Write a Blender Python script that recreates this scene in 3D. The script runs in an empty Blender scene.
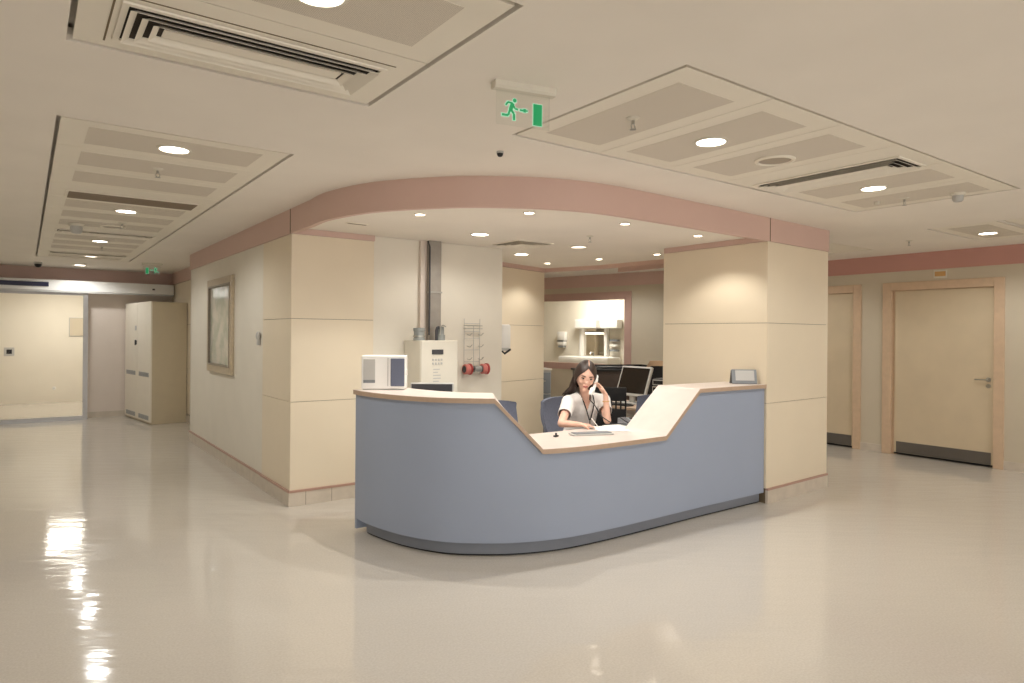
import bpy, bmesh, math, random
from mathutils import Vector, Matrix, Euler
random.seed(7)
S = bpy.context.scene
COL = S.collection
PI = math.pi
# ------------------------------------------------------------------ camera
YAW, ROLL, EYE, FPX = math.radians(36.02), math.radians(.47), 1.5, 670.4
cd = bpy.data.cameras.new('camera'); cam = bpy.data.objects.new('camera', cd); COL.objects.link(cam)
fw = Vector((math.sin(YAW), math.cos(YAW), 0)); r0 = Vector((math.cos(YAW), -math.sin(YAW), 0)); u0 = Vector((0, 0, 1))
rr = r0*math.cos(ROLL)+u0*math.sin(ROLL); uu = u0*math.cos(ROLL)-r0*math.sin(ROLL)
mw = Matrix((rr, uu, -fw)).transposed().to_4x4(); mw.translation = (0, 0, EYE); cam.matrix_world = mw
cd.sensor_fit = 'HORIZONTAL'; cd.sensor_width = 36; cd.lens = FPX/1024*36; cd.shift_y = -6.87/1024; cd.clip_start = .05
S.camera = cam
# ------------------------------------------------------------------ world, exposure
w = bpy.data.worlds.new('world'); S.world = w; w.use_nodes = True
w.node_tree.nodes['Background'].inputs[0].default_value = (1, .97, .93, 1); w.node_tree.nodes['Background'].inputs[1].default_value = 1.25
vs = S.view_settings; vs.view_transform = 'Standard'; vs.look = 'None'; vs.gamma = 1; vs.exposure = 1.17
try: vs.use_curve_mapping = False
except Exception: pass
HALL_W, SOFFIT_W, CORR_W = 19.0, 23.0, 19.0     # lamp powers
WARM = (1.0, .965, .89); NEUT = (.985, .99, .965)
# ------------------------------------------------------------------ materials
def lin(c):
    c = c/255; return c/12.92 if c <= .04045 else ((c+.055)/1.055)**2.4
def mat(name, rgb, rough=.6, metal=0, spec=.5, noise=.03, nscale=6, bump=0, bscale=80, coat=0, trans=0, emit=None, estr=0, alpha=1):
    m = bpy.data.materials.new(name); m.use_nodes = True; nt = m.node_tree; b = nt.nodes['Principled BSDF']
    c = [lin(v) for v in rgb]
    tc = nt.nodes.new('ShaderNodeTexCoord')
    if noise:
        n = nt.nodes.new('ShaderNodeTexNoise'); n.inputs['Scale'].default_value = nscale; n.inputs['Detail'].default_value = 3
        nt.links.new(tc.outputs['Object'], n.inputs['Vector'])
        r = nt.nodes.new('ShaderNodeValToRGB'); r.color_ramp.elements[0].position = .3; r.color_ramp.elements[1].position = .7
        r.color_ramp.elements[0].color = [v*(1-noise) for v in c]+[1]; r.color_ramp.elements[1].color = [min(1, v*(1+noise)) for v in c]+[1]
        nt.links.new(n.outputs['Fac'], r.inputs['Fac']); nt.links.new(r.outputs['Color'], b.inputs['Base Color'])
    else: b.inputs['Base Color'].default_value = c+[1]
    b.inputs['Roughness'].default_value = rough; b.inputs['Metallic'].default_value = metal
    b.inputs['Specular IOR Level'].default_value = spec; b.inputs['Coat Weight'].default_value = coat
    b.inputs['Transmission Weight'].default_value = trans; b.inputs['Alpha'].default_value = alpha
    if emit: b.inputs['Emission Color'].default_value = [lin(v) for v in emit]+[1]; b.inputs['Emission Strength'].default_value = estr
    if bump:
        n2 = nt.nodes.new('ShaderNodeTexNoise'); n2.inputs['Scale'].default_value = bscale; nt.links.new(tc.outputs['Object'], n2.inputs['Vector'])
        bp = nt.nodes.new('ShaderNodeBump'); bp.inputs['Strength'].default_value = bump; bp.inputs['Distance'].default_value = .002
        nt.links.new(n2.outputs['Fac'], bp.inputs['Height']); nt.links.new(bp.outputs['Normal'], b.inputs['Normal'])
    return m
M = dict(
 ceiling=mat('ceiling_paint', (245, 238, 228), .8, noise=.02, nscale=2),
 tray=mat('ceiling_tray_enamel', (245, 238, 224), .55, noise=.01),
 wall=mat('wall_paint_cream', (232, 225, 211), .55, noise=.02, nscale=3),
 wall_grey=mat('wall_paint_beige', (208, 196, 174), .6, noise=.02, nscale=3),
 wall_far=mat('wall_paint_mauve_beige', (226, 213, 202), .6, noise=.02, nscale=3),
 panel=mat('cream_laminate', (234, 220, 196), .4, noise=.02, nscale=2, spec=.4),
 pink=mat('dusty_pink_laminate', (213, 182, 170), .45, noise=.02, nscale=2),
 pinkwall=mat('dusty_pink_paint', (200, 150, 138), .6, noise=.02, nscale=2),
 seam=mat('seam_shadow_gap', (120, 105, 80), .8, noise=0),
 skirt=mat('skirting_vinyl', (208, 196, 180), .35, noise=.06, nscale=12),
 skirt_pink=mat('skirting_pink_edge', (182, 146, 130), .4, noise=.03),
 blue=mat('slate_blue_laminate', (158, 168, 188), .42, noise=.025, nscale=1.5, spec=.4),
 toe=mat('grey_toe_kick', (132, 137, 148), .4, noise=.03),
 top=mat('pale_counter_laminate', (224, 211, 203), .32, noise=.03, nscale=9),
 edge=mat('beige_edge_band', (188, 162, 140), .4, noise=.05, nscale=20),
 white=mat('white_plastic', (240, 238, 234), .35, noise=.01),
 offwhite=mat('off_white_enamel', (222, 216, 202), .4, noise=.02),
 lgrey=mat('light_grey_plastic', (190, 188, 184), .4, noise=.02),
 grey=mat('grey_plastic', (130, 134, 138), .45, noise=.03),
 dgrey=mat('dark_grey_plastic', (62, 62, 66), .45, noise=.03),
 black=mat('black_plastic', (18, 18, 20), .4, noise=.05),
 screen=mat('dark_screen_glass', (40, 34, 30), .12, noise=.0),
 slate=mat('slate_blue_panel', (98, 104, 124), .45, noise=.03),
 fabric=mat('blue_grey_fabric', (108, 112, 128), .9, noise=.08, nscale=60, bump=.3, bscale=300),
 blackfab=mat('black_mesh_fabric', (22, 20, 20), .85, noise=.1, nscale=80),
 chrome=mat('brushed_metal', (180, 178, 172), .3, metal=1, noise=.03),
 alu=mat('anodised_aluminium', (168, 166, 164), .35, metal=.8, noise=.03),
 duct=mat('galvanised_duct', (160, 154, 146), .4, metal=.5, noise=.08, nscale=10),
 pipe=mat('grey_pvc_pipe', (148, 152, 150), .5, noise=.04),
 red=mat('red_plastic', (170, 60, 55), .5, noise=.05),
 rose=mat('rose_plastic', (205, 120, 112), .5, noise=.05),
 clearp=mat('clear_tube_plastic', (225, 225, 220), .15, noise=0, trans=.6),
 doorleaf=mat('door_beige_laminate', (214, 196, 166), .45, noise=.03, nscale=4),
 doorframe=mat('door_frame_peach_beech', (212, 184, 154), .45, noise=.05, nscale=12),
 kick=mat('steel_kick_plate', (120, 116, 112), .35, metal=.7, noise=.04),
 navy=mat('navy_sign_panel', (40, 42, 72), .4, noise=.03),
 cab=mat('locker_off_white', (238, 230, 214), .4, noise=.02),
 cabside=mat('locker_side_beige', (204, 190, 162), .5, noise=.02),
 frame=mat('picture_frame_grey_wood', (140, 128, 112), .35, noise=.1, nscale=30),
 framegold=mat('picture_frame_pale_wood', (192, 176, 150), .35, noise=.08, nscale=30),
 green=mat('exit_sign_green', (20, 140, 84), .4, noise=0, emit=(20, 140, 84), estr=.25),
 halo=mat('exit_sign_white_outline', (190, 235, 212), .4, noise=0, emit=(180, 230, 205), estr=.2),
 acryl=mat('clear_acrylic', (235, 240, 235), .05, noise=0, trans=1, alpha=.35),
 glass=mat('clear_glass', (250, 252, 250), .02, noise=0, trans=1),
 paper=mat('white_paper', (246, 244, 240), .7, noise=.01),
 skin=mat('skin', (230, 184, 162), .5, noise=.04, nscale=20),
 lips=mat('lips', (196, 112, 106), .45, noise=.02),
 hair=mat('dark_brown_hair', (48, 33, 27), .4, noise=.35, nscale=70),
 brow=mat('eyebrow_hair', (46, 32, 27), .6, noise=.1),
 eyew=mat('eye_white', (230, 224, 218), .3, noise=0),
 iris=mat('eye_iris', (50, 34, 26), .2, noise=0),
 scrub=mat('white_scrub_cotton', (236, 230, 226), .85, noise=.03, nscale=15, bump=.2, bscale=200),
 tan=mat('tan_leather', (196, 164, 132), .5, noise=.05),
 darkwood=mat('dark_brown_wood', (64, 52, 46), .35, noise=.15, nscale=12),
 mauve=mat('mauve_frame_paint', (196, 162, 150), .5, noise=.03),
 mirror=mat('mirror_glass', (225, 220, 212), .05, metal=1, noise=0),
 void=mat('ceiling_void_board', (120, 104, 84), .9, noise=0),
 louvre_gap=mat('duct_interior', (58, 50, 42), .9, noise=0),
 slot=mat('return_grille_taupe', (138, 122, 104), .7, noise=.04, nscale=60),
 gold=mat('brass_plate', (205, 160, 100), .4, noise=.05),
)
def lamp_mat(name, rgb, s): return mat(name, (255, 250, 240), .5, noise=0, emit=rgb, estr=s)
M['lampW'] = lamp_mat('lamp_diffuser_glow', (255, 247, 235), 5)
M['lampS'] = lamp_mat('small_lamp_glow', (255, 240, 220), 9)
M['lampD'] = lamp_mat('dim_lamp_glow', (255, 236, 214), 1.2)
# perforated metal: cream enamel with a fine grid of dark holes
def perf_mat():
    m = mat('perforated_metal', (226, 217, 203), .7, noise=.015); nt = m.node_tree; b = nt.nodes['Principled BSDF']
    src = b.inputs['Base Color'].links[0].from_socket
    tc = nt.nodes.new('ShaderNodeTexCoord'); v = nt.nodes.new('ShaderNodeTexVoronoi'); v.inputs['Scale'].default_value = 160; v.inputs['Randomness'].default_value = 0
    nt.links.new(tc.outputs['Object'], v.inputs['Vector'])
    lt = nt.nodes.new('ShaderNodeMath'); lt.operation = 'LESS_THAN'; lt.inputs[1].default_value = .22; nt.links.new(v.outputs['Distance'], lt.inputs[0])
    mx = nt.nodes.new('ShaderNodeMixRGB'); mx.inputs[2].default_value = (.1, .085, .07, 1)
    nt.links.new(lt.outputs[0], mx.inputs[0]); nt.links.new(src, mx.inputs[1]); nt.links.new(mx.outputs[0], b.inputs['Base Color'])
    return m
M['perf'] = perf_mat()
def floor_mat():
    m = mat('polished_vinyl_floor', (208, 200, 190), .13, noise=0, spec=.55); nt = m.node_tree; b = nt.nodes['Principled BSDF']
    tc = nt.nodes.new('ShaderNodeTexCoord')
    n1 = nt.nodes.new('ShaderNodeTexNoise'); n1.inputs['Scale'].default_value = 90; n1.inputs['Detail'].default_value = 4
    n2 = nt.nodes.new('ShaderNodeTexNoise'); n2.inputs['Scale'].default_value = .8; n2.inputs['Detail'].default_value = 3
    for n in (n1, n2): nt.links.new(tc.outputs['Object'], n.inputs['Vector'])
    r1 = nt.nodes.new('ShaderNodeValToRGB'); r1.color_ramp.elements[0].position = .35; r1.color_ramp.elements[1].position = .65
    r1.color_ramp.elements[0].color = [lin(v) for v in (203, 195, 184)]+[1]; r1.color_ramp.elements[1].color = [lin(v) for v in (212, 205, 195)]+[1]
    nt.links.new(n1.outputs['Fac'], r1.inputs['Fac'])
    mx = nt.nodes.new('ShaderNodeMixRGB'); mx.blend_type = 'MULTIPLY'; mx.inputs[0].default_value = .25
    r2 = nt.nodes.new('ShaderNodeValToRGB'); r2.color_ramp.elements[0].color = (.86, .85, .83, 1); r2.color_ramp.elements[1].color = (1, 1, 1, 1)
    nt.links.new(n2.outputs['Fac'], r2.inputs['Fac']); nt.links.new(r1.outputs['Color'], mx.inputs[1]); nt.links.new(r2.outputs['Color'], mx.inputs[2])
    nt.links.new(mx.outputs[0], b.inputs['Base Color'])
    r3 = nt.nodes.new('ShaderNodeMapRange'); r3.inputs['To Min'].default_value = .05; r3.inputs['To Max'].default_value = .13
    nt.links.new(n2.outputs['Fac'], r3.inputs['Value']); nt.links.new(r3.outputs['Result'], b.inputs['Roughness'])
    mp = nt.nodes.new('ShaderNodeMapping'); mp.inputs['Scale'].default_value = (1, 1, 1); mp.inputs['Rotation'].default_value = (0, 0, .63)
    mp2 = nt.nodes.new('ShaderNodeMapping'); mp2.inputs['Scale'].default_value = (.9, 3.2, 1)
    nt.links.new(tc.outputs['Object'], mp.inputs['Vector']); nt.links.new(mp.outputs['Vector'], mp2.inputs['Vector'])
    n3 = nt.nodes.new('ShaderNodeTexNoise'); n3.inputs['Scale'].default_value = 3.0; n3.inputs['Detail'].default_value = 2; nt.links.new(mp2.outputs['Vector'], n3.inputs['Vector'])
    bp = nt.nodes.new('ShaderNodeBump'); bp.inputs['Strength'].default_value = .5; bp.inputs['Distance'].default_value = .004
    nt.links.new(n3.outputs['Fac'], bp.inputs['Height']); nt.links.new(bp.outputs['Normal'], b.inputs['Normal'])
    return m
M['floor'] = floor_mat()
M['glass'].node_tree.nodes['Principled BSDF'].inputs['IOR'].default_value = 1.12
M['perf_dark'] = mat('speaker_mesh', (176, 164, 148), .7, noise=.02, nscale=80)
# ------------------------------------------------------------------ mesh helpers
class MB:
    def __init__(s): s.bm = bmesh.new(); s.T = Matrix.Identity(4)
    def at(s, x=0, y=0, z=0, rz=0, rx=0, ry=0):
        s.T = Matrix.Translation((x, y, z)) @ Euler((rx, ry, rz)).to_matrix().to_4x4(); return s
    def v(s, p): return s.bm.verts.new(s.T @ Vector(p))
    def face(s, vs):
        try: return s.bm.faces.new(vs)
        except ValueError: return None
    def box(s, x0, x1, y0, y1, z0, z1, bev=0):
        vs = [s.v((x, y, z)) for z in (z0, z1) for y in (y0, y1) for x in (x0, x1)]
        fs = [s.face([vs[i] for i in q]) for q in ((0, 2, 3, 1), (4, 5, 7, 6), (0, 1, 5, 4), (2, 6, 7, 3), (0, 4, 6, 2), (1, 3, 7, 5))]
        if bev:
            es = list({e for f in fs for e in f.edges})
            bmesh.ops.bevel(s.bm, geom=es, offset=bev, segments=2, affect='EDGES', profile=.5)
        return s
    def prism(s, poly, z0, z1, bev=0):
        a = sum(poly[i][0]*poly[(i+1) % len(poly)][1]-poly[(i+1) % len(poly)][0]*poly[i][1] for i in range(len(poly)))
        if a < 0: poly = poly[::-1]
        lo = [s.v((x, y, z0)) for x, y in poly]; hi = [s.v((x, y, z1)) for x, y in poly]; n = len(poly)
        fs = [s.face(lo[::-1]), s.face(hi)]+[s.face([lo[i], lo[(i+1) % n], hi[(i+1) % n], hi[i]]) for i in range(n)]
        if bev: bmesh.ops.bevel(s.bm, geom=list({e for f in fs for e in f.edges}), offset=bev, segments=2, affect='EDGES')
        return s
    def grid(s, rows, close=False, cap=False):
        R = [[s.v(p) for p in r] for r in rows]
        for a, b in zip(R, R[1:]):
            n = len(a)
            for i in range(n if close else n-1): s.face([a[i], a[(i+1) % n], b[(i+1) % n], b[i]])
        if cap: s.face(R[0][::-1]); s.face(R[-1])
        return s
    def tube(s, pts, r, seg=8, rads=None):
        pts = [Vector(p) for p in pts]; rows = []; up = Vector((0, 0, 1)); prev = None
        for i, p in enumerate(pts):
            t = (pts[min(i+1, len(pts)-1)]-pts[max(i-1, 0)]).normalized()
            if prev is None: a = t.cross(up if abs(t.z) < .9 else Vector((1, 0, 0))).normalized()
            else: a = (prev-t*prev.dot(t)).normalized()
            prev = a; b = t.cross(a); q = rads[i] if rads else r
            rows.append([p+a*q*math.cos(2*PI*k/seg)+b*q*math.sin(2*PI*k/seg) for k in range(seg)])
        return s.grid(rows, True, True)
    def lathe(s, prof, seg=24):
        rows = [[(max(r, 1e-4)*math.cos(2*PI*k/seg), max(r, 1e-4)*math.sin(2*PI*k/seg), z) for k in range(seg)] for r, z in prof]
        return s.grid(rows, True, True)
    def ell(s, c, rad, seg=16, rings=10, fn=None):
        rows = []
        for i in range(1, rings):
            th = PI*i/rings
            row = []
            for k in range(seg):
                p = Vector((math.sin(th)*math.cos(2*PI*k/seg), math.sin(th)*math.sin(2*PI*k/seg), math.cos(th)))
                if fn: p = fn(p)
                row.append((c[0]+p.x*rad[0], c[1]+p.y*rad[1], c[2]+p.z*rad[2]))
            rows.append(row)
        return s.grid(rows, True, True)
    def cone(s, a, b, ra, rb, seg=14):       # rounded tapered capsule
        a, b = Vector(a), Vector(b); t = (b-a).normalized(); pts = []; rads = []
        for k in range(5): an = PI/2*(1-k/4)*.97; pts.append(a-t*ra*math.sin(an)); rads.append(ra*math.cos(an))
        for k in range(5): an = PI/2*(k/4)*.97; pts.append(b+t*rb*math.sin(an)); rads.append(rb*math.cos(an))
        return s.tube(pts, 0, seg, rads)
    def build(s, name, m, parent=None, smooth=False):
        bmesh.ops.recalc_face_normals(s.bm, faces=s.bm.faces)
        me = bpy.data.meshes.new(name); s.bm.to_mesh(me); s.bm.free()
        o = bpy.data.objects.new(name, me); COL.objects.link(o)
        me.materials.append(M[m] if isinstance(m, str) else m)
        if smooth:
            for p in me.polygons: p.use_smooth = True
            if smooth != 'all':
                try: me.set_sharp_from_angle(angle=math.radians(40))
                except Exception: pass
        if parent is not None:
            o.parent = parent
        return o
def mb(): return MB()
def thing(name, label, cat, loc=(0, 0, 0), rz=0, group=None, rx=0, ry=0):
    o = bpy.data.objects.new(name, None); COL.objects.link(o); o.empty_display_size = .1
    o.location = loc; o.rotation_euler = (rx, ry, rz); o['label'] = label; o['category'] = cat
    if group: o['group'] = group
    return o
def tag(o, label, cat, group=None):
    o['label'] = label; o['category'] = cat
    if group: o['group'] = group
    return o
def struct(o, label=None):
    o['kind'] = 'structure'
    if label: o['label'] = label
    return o
def dup(root, loc, rz=None, label=None, group=None):
    def cp(o, par):
        c = o.copy(); COL.objects.link(c)
        if par is not None: c.parent = par
        for ch in list(o.children): cp(ch, c)
        return c
    r = cp(root, None); r.location = loc
    if rz is not None: r.rotation_euler = (0, 0, rz)
    if label: r['label'] = label
    if group: r['group'] = group
    return r
# ------------------------------------------------------------------ key dimensions (metres)
CH, ZB, ZS = 2.569, 2.359, 2.41          # ceiling, bottom of pink band, canopy soffit
XL, YC, YF, XD = 1.86, 5.803, 13.70, 9.075
# ================================================================== SETTING
struct(mb().box(-4.6, 10, -4.6, 18.4, -.1, 0).build('floor', 'floor'))
# ---- main ceiling with rectangular openings for the metal tray strips
HOLES = [(.115, 1.305, 1.745, 2.96), (.12, 1.30, 4.02, 11.78), (2.10, 5.73, 1.735, 2.915), (7.15, 8.42, 2.335, 2.94), (7.15, 8.42, -2.5, 2.315),
         (7.42, 8.36, 4.02, 6.4), (.115, 1.305, -3.2, -.6), (2.10, 5.73, -2.4, -1.2), (-3.2, -1.4, -2.4, 2.9)]
def grid_ceiling():
    xs = sorted({-4.6, 10.0}|{h[0] for h in HOLES}|{h[1] for h in HOLES}); ys = sorted({-4.6, 18.4}|{h[2] for h in HOLES}|{h[3] for h in HOLES})
    m = mb(); V = {}
    def g(x, y):
        if (x, y) not in V: V[(x, y)] = m.v((x, y, CH))
        return V[(x, y)]
    for x0, x1 in zip(xs, xs[1:]):
        for y0, y1 in zip(ys, ys[1:]):
            cx, cy = (x0+x1)/2, (y0+y1)/2
            if any(h[0] < cx < h[1] and h[2] < cy < h[3] for h in HOLES): continue
            m.face([g(x0, y0), g(x1, y0), g(x1, y1), g(x0, y1)])
    r = bmesh.ops.extrude_face_region(m.bm, geom=m.bm.faces[:])
    bmesh.ops.translate(m.bm, vec=(0, 0, .05), verts=[e for e in r['geom'] if isinstance(e, bmesh.types.BMVert)])
    m.box(-4.6, 10, -4.6, 18.4, CH+.07, CH+.12)
    return m
struct(grid_ceiling().build('ceiling', 'ceiling'))
GAP = .02
def tray_strip(h, axis, mods, skip=()):
    """metal trays filling an opening; axis = direction along which modules repeat"""
    x0, x1, y0, y1 = h; x0 += GAP; x1 -= GAP; y0 += GAP; y1 -= GAP
    fr, pf = mb(), mb()
    lo, hi = (x0, x1) if axis == 'x' else (y0, y1); step = (hi-lo)/mods
    for i in range(mods):
        a, b = lo+i*step+.003, lo+(i+1)*step-.003
        bx = (a, b, y0, y1) if axis == 'x' else (x0, x1, a, b)
        fr.box(*bx, CH+.002, CH+.03)
        if i in skip: continue
        ins = (.105, .125)      # margins along / across
        if axis == 'x': pf.box(a+ins[0], b-ins[0], y0+ins[1], y1-ins[1], CH+.0008, CH+.002)
        else: pf.box(x0+ins[1], x1-ins[1], a+ins[0], b-ins[0], CH+.0008, CH+.002)
    struct(fr.build('ceiling', 'tray')); struct(pf.build('ceiling', 'perf'))
tray_strip(HOLES[0], 'y', 2, (1,)); tray_strip(HOLES[1], 'y', 13, (3, 7, 11)); tray_strip(HOLES[2], 'x', 6, (3,))
tray_strip(HOLES[3], 'y', 1); tray_strip(HOLES[4], 'y', 8); tray_strip(HOLES[5], 'y', 4, (0, 1))
tray_strip(HOLES[6], 'y', 4); tray_strip(HOLES[7], 'x', 6); tray_strip(HOLES[8], 'y', 8)
# ---- canopy
FASC = [(XL, 5.304), (1.858, 4.923), (2.0, 4.4), (2.33, 3.935), (2.6, 3.715), (2.91, 3.55), (3.285, 3.465), (3.816, 3.462), (4.718, 3.492), (5.424, 3.53), (6.52, 3.583)]
def cr(P, n=8):
    out = []
    for i in range(len(P)-1):
        p0 = Vector(P[max(i-1, 0)]); p1 = Vector(P[i]); p2 = Vector(P[i+1]); p3 = Vector(P[min(i+2, len(P)-1)])
        for k in range(n):
            t = k/n; out.append(tuple(.5*((2*p1)+(p2-p0)*t+(2*p0-5*p1+4*p2-p3)*t*t+(3*p1-p0-3*p2+p3)*t**3)))
    return out+[P[-1]]
def offset(P, d):      # d > 0: to the left of travel
    out = []
    for i, p in enumerate(P):
        a = Vector(P[max(i-1, 0)]); b = Vector(P[min(i+1, len(P)-1)]); t = (b-a).normalized(); out.append((p[0]-t.y*d, p[1]+t.x*d))
    return out
fas = cr(FASC)
fpath = [(XL, 10.15)]+[(XL, 8.0), (XL, 6.0)]+fas
def ribbon(P, d0, d1, z0, z1, m=None):
    m = m or mb(); A, B = offset(P, d0), offset(P, d1); rows = []
    for a, b in zip(A, B): rows.append([(a[0], a[1], z0), (b[0], b[1], z0), (b[0], b[1], z1), (a[0], a[1], z1)])
    return m.grid(rows, True, True)
m = ribbon(fpath, -.012, .03, ZB, CH+.001)
m.box(6.49, 6.532, 3.583, 6.5, ZB, CH+.001)
struct(m.build('trim_1', 'pink', smooth=True), 'dusty pink fascia band curving over the reception desk')
m = mb()                                   # thin joints in the band
for (x, y) in ((XL-.013, YC), (5.42, 3.517)): m.box(x-.003, x+.003, y-.003, y+.003, ZB, CH)
struct(m.build('trim_2', 'seam'))
SOF = fas+[(6.52, 5.0), (6.16, 5.35), (6.06, 6.394), (5.774, 7.215), (4.895, 6.939), (4.11, 6.8), (4.11, 5.82), (XL, 5.82)]
struct(mb().prism(SOF, ZS, ZS+.06).build('ceiling', 'ceiling'))
m = mb()                                   # pink lip round the inner edge of the canopy and over the pillars
for a, b in (((6.16, 5.30), (6.06, 6.394)), ((6.06, 6.394), (5.774, 7.215)), ((5.80, 7.205), (4.80, 6.90))):
    ribbon([a, b], 0, .03, ZB, CH, m)
struct(m.build('trim_3', 'pink'))
m = mb().box(XL-.004, 2.630, YC-.008, YC+.05, ZB, ZS-.001)
m.box(5.382, 5.43, 3.54, 4.722, ZB, ZS-.001)
struct(m.build('trim_4', 'pink'))
# ---- clad pillar faces: cream panels with thin joints
SEAMS = (.135, .90, 1.624, ZB)
def clad(m, a, b, nrm, z=SEAMS, t=.012, gap=.004):
    """panels between plan points a and b, on the side of nrm"""
    a, b = Vector(a), Vector(b); n = Vector(nrm); d = (b-a).normalized()*.002
    for z0, z1 in zip(z, z[1:]): m.prism([tuple(a+d), tuple(b-d), tuple(b-d+n*t), tuple(a+d+n*t)], z0+gap/2, z1-gap/2)
core = mb().box(XL+.012, 2.626, YC+.012, 10.15, 0, CH); core.box(2.6, 4.09, 5.84, 10.15, 0, CH)
struct(core.build('wall_left_block', 'seam'))
m = mb(); clad(m, (XL+.012, YC), (XL+.012, 6.65), (-1, 0)); clad(m, (XL+.003, YC+.012), (2.626, YC+.012), (0, -1))
struct(m.build('wall_left_cladding', 'panel'))
m = mb().box(XL+.004, XL+.02, 6.655, 10.155, .135, CH).box(XL+.004, 2.3, 10.14, 10.16, 0, CH)
struct(m.build('wall_corridor_right', 'wall'))
m = mb().box(2.627, 4.09, 5.83, 5.845, 0, CH).box(4.09, 4.105, 5.83, 7.0, 0, CH)
struct(m.build('wall_alcove', 'wall'))
# right pillar
struct(mb().prism([(5.402, 3.532), (6.51, 3.592), (6.51, 4.72), (5.402, 4.72)], 0, CH).build('wall_right_pillar_core', 'seam'))
m = mb(); clad(m, (5.402, 3.52), (5.402, 4.72), (-1, 0)); clad(m, (5.39, 3.532), (6.52, 3.592), (.05, -1)); m.box(6.51, 6.522, 3.59, 4.72, .135, ZB).box(5.39, 6.52, 4.718, 4.73, .0, CH)
struct(m.build('wall_right_pillar', 'panel'))
# inner pillar
ip = [(4.06, 6.70), (4.895, 6.951), (5.774, 7.227), (5.50, 8.15), (4.06, 7.7)]
struct(mb().prism(ip, 0, CH).build('wall_inner_pillar_core', 'seam'))
nd = Vector((.2997, -.954)); m = mb(); clad(m, (4.70, 6.88), (5.778, 7.215), (.2997, -.954))
e = Vector((5.774, 7.227)); f = Vector((5.50, 8.15)); clad(m, tuple(e), tuple(f), (.954, .2997))
struct(m.build('wall_inner_pillar', 'panel'))
# skirting: vinyl cove with thin pink strip above
def skirting(name, P, t=.02):
    m = mb(); ribbon(P, -t, .0, 0, .118, m); o1 = struct(m.build('baseboard_'+name, 'skirt'))
    m = mb(); ribbon(P, -t-.004, .0, .118, .137, m); struct(m.build('baseboard_'+name+'_strip', 'skirt_pink'))
skirting('corridor', [(XL+.004, 10.15), (XL+.004, 6.655)], .012)
skirting('pillar_side', [(XL+.006, 6.652), (XL+.006, YC)], .02)
skirting('pillar_front', [(XL-.014, YC+.004), (2.626, YC+.004)], .02)
skirting('right_pillar', [(5.40, 3.532), (6.52, 3.592)], .024)
m = mb()
for x in (1.995, 2.23, 2.46): m.box(x-.0015, x+.0015, YC-.0175, YC-.015, .002, .117)
struct(m.build('baseboard_joint', 'seam'))
# ---- far end of the corridor
m = mb().box(.87, 2.3, YF, YF+.1, 0, CH); m.box(-.6, .87, YF, YF+.1, 2.19, CH); m.box(-4.6, -.6, YF, YF+.1, 0, CH)
struct(m.build('wall_far', 'wall_far'))
struct(mb().box(-1.05, 2.198, YF-.012, YF, 2.36, CH).build('trim_5', 'pink'))
m = mb(); clad(m, (2.21, 10.16), (2.21, YF), (-1, 0)); struct(m.build('wall_corridor_far_right', 'panel'))
struct(mb().box(2.212, 2.3, 10.16, YF, 0, CH).build('wall_corridor_core', 'seam'))
struct(mb().box(2.185, 2.198, 10.16, YF, 2.36, CH).build('trim_6', 'pink'))
struct(mb().box(.86, 2.198, YF-.014, YF, 0, .1).box(2.185, 2.212, 10.16, YF-.014, 0, .13).build('baseboard_far', 'skirt'))
struct(mb().box(-1.16, -1.05, 4.6, YF, 0, CH).box(-4.6, -1.05, 4.5, 4.6, 0, CH).build('wall_left', 'wall'))
struct(mb().box(-4.7, -4.6, -4.6, 4.6, 0, CH).build('wall_hall_left', 'wall'))
m = mb().box(-4.6, 10, -4.7, -4.6, 0, .25).box(-4.6, 10, -4.7, -4.6, 2.35, CH)
for x in (-4.6, -1.2, 2.2, 5.6, 9.0): m.box(x, x+(.3 if x < 9 else 1.0), -4.7, -4.6, .25, 2.35)
struct(m.build('wall_back', 'wall'))
for k_, x in enumerate((-4.3, -.9, 2.5, 5.9)):                      # invented window front behind the viewer, unseen, added to light desk and ceiling
    m = mb()
    for a in ((x, x+.05, .25, 2.35), (x+3.05, x+3.1, .25, 2.35), (x+.05, x+3.05, .25, .30), (x+.05, x+3.05, 2.30, 2.35), (x+1.52, x+1.57, .30, 2.30)): m.box(a[0], a[1], -4.69, -4.61, a[2], a[3])
    struct(m.build('window_%d' % (k_+2), 'alu'))
# room behind the sliding glass door
m = mb().box(-2.5, 3, 17.0, 17.1, 0, CH).box(-2.6, -2.5, 13.8, 17.1, 0, CH).box(3, 3.1, 13.8, 17.1, 0, CH)
struct(m.build('wall_far_room', 'wall'))
# ---- door wall on the right and wall behind the staff area
D1 = (2.888, 4.235, 2.21); D2 = (4.515, 5.862, 2.21)
m = mb()
for y0, y1 in ((-4.6, D1[0]), (D1[1], D2[0]), (D2[1], 7.1)): m.box(XD, XD+.15, y0, y1, 0, CH)
for d in (D1, D2): m.box(XD, XD+.15, d[0], d[1], d[2], CH).box(XD+.15, XD+.2, d[0]-.1, d[1]+.1, 0, d[2]+.1)  # unseen boxes added behind the doors to block outside light
m.box(8.40, XD, 7.1, 7.2, 0, CH)
struct(m.build('wall_right', 'wall_grey'))
struct(mb().box(XD-.008, XD, -4.6, 7.1, 2.35, CH).build('trim_7', 'pinkwall'))
m = mb()
for y0, y1 in ((-4.6, D1[0]), (D1[1], D2[0]), (D2[1], 7.1)): m.box(XD-.012, XD, y0, y1, 0, .1)
struct(m.build('baseboard_right', 'skirt'))
A = Vector((7.9, 9.8)); d = Vector((.2339, -.9723)); nn = Vector((.9723, .2339))
def bw(s, o=0): p = A+d*s+nn*o; return (p.x, p.y)
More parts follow.
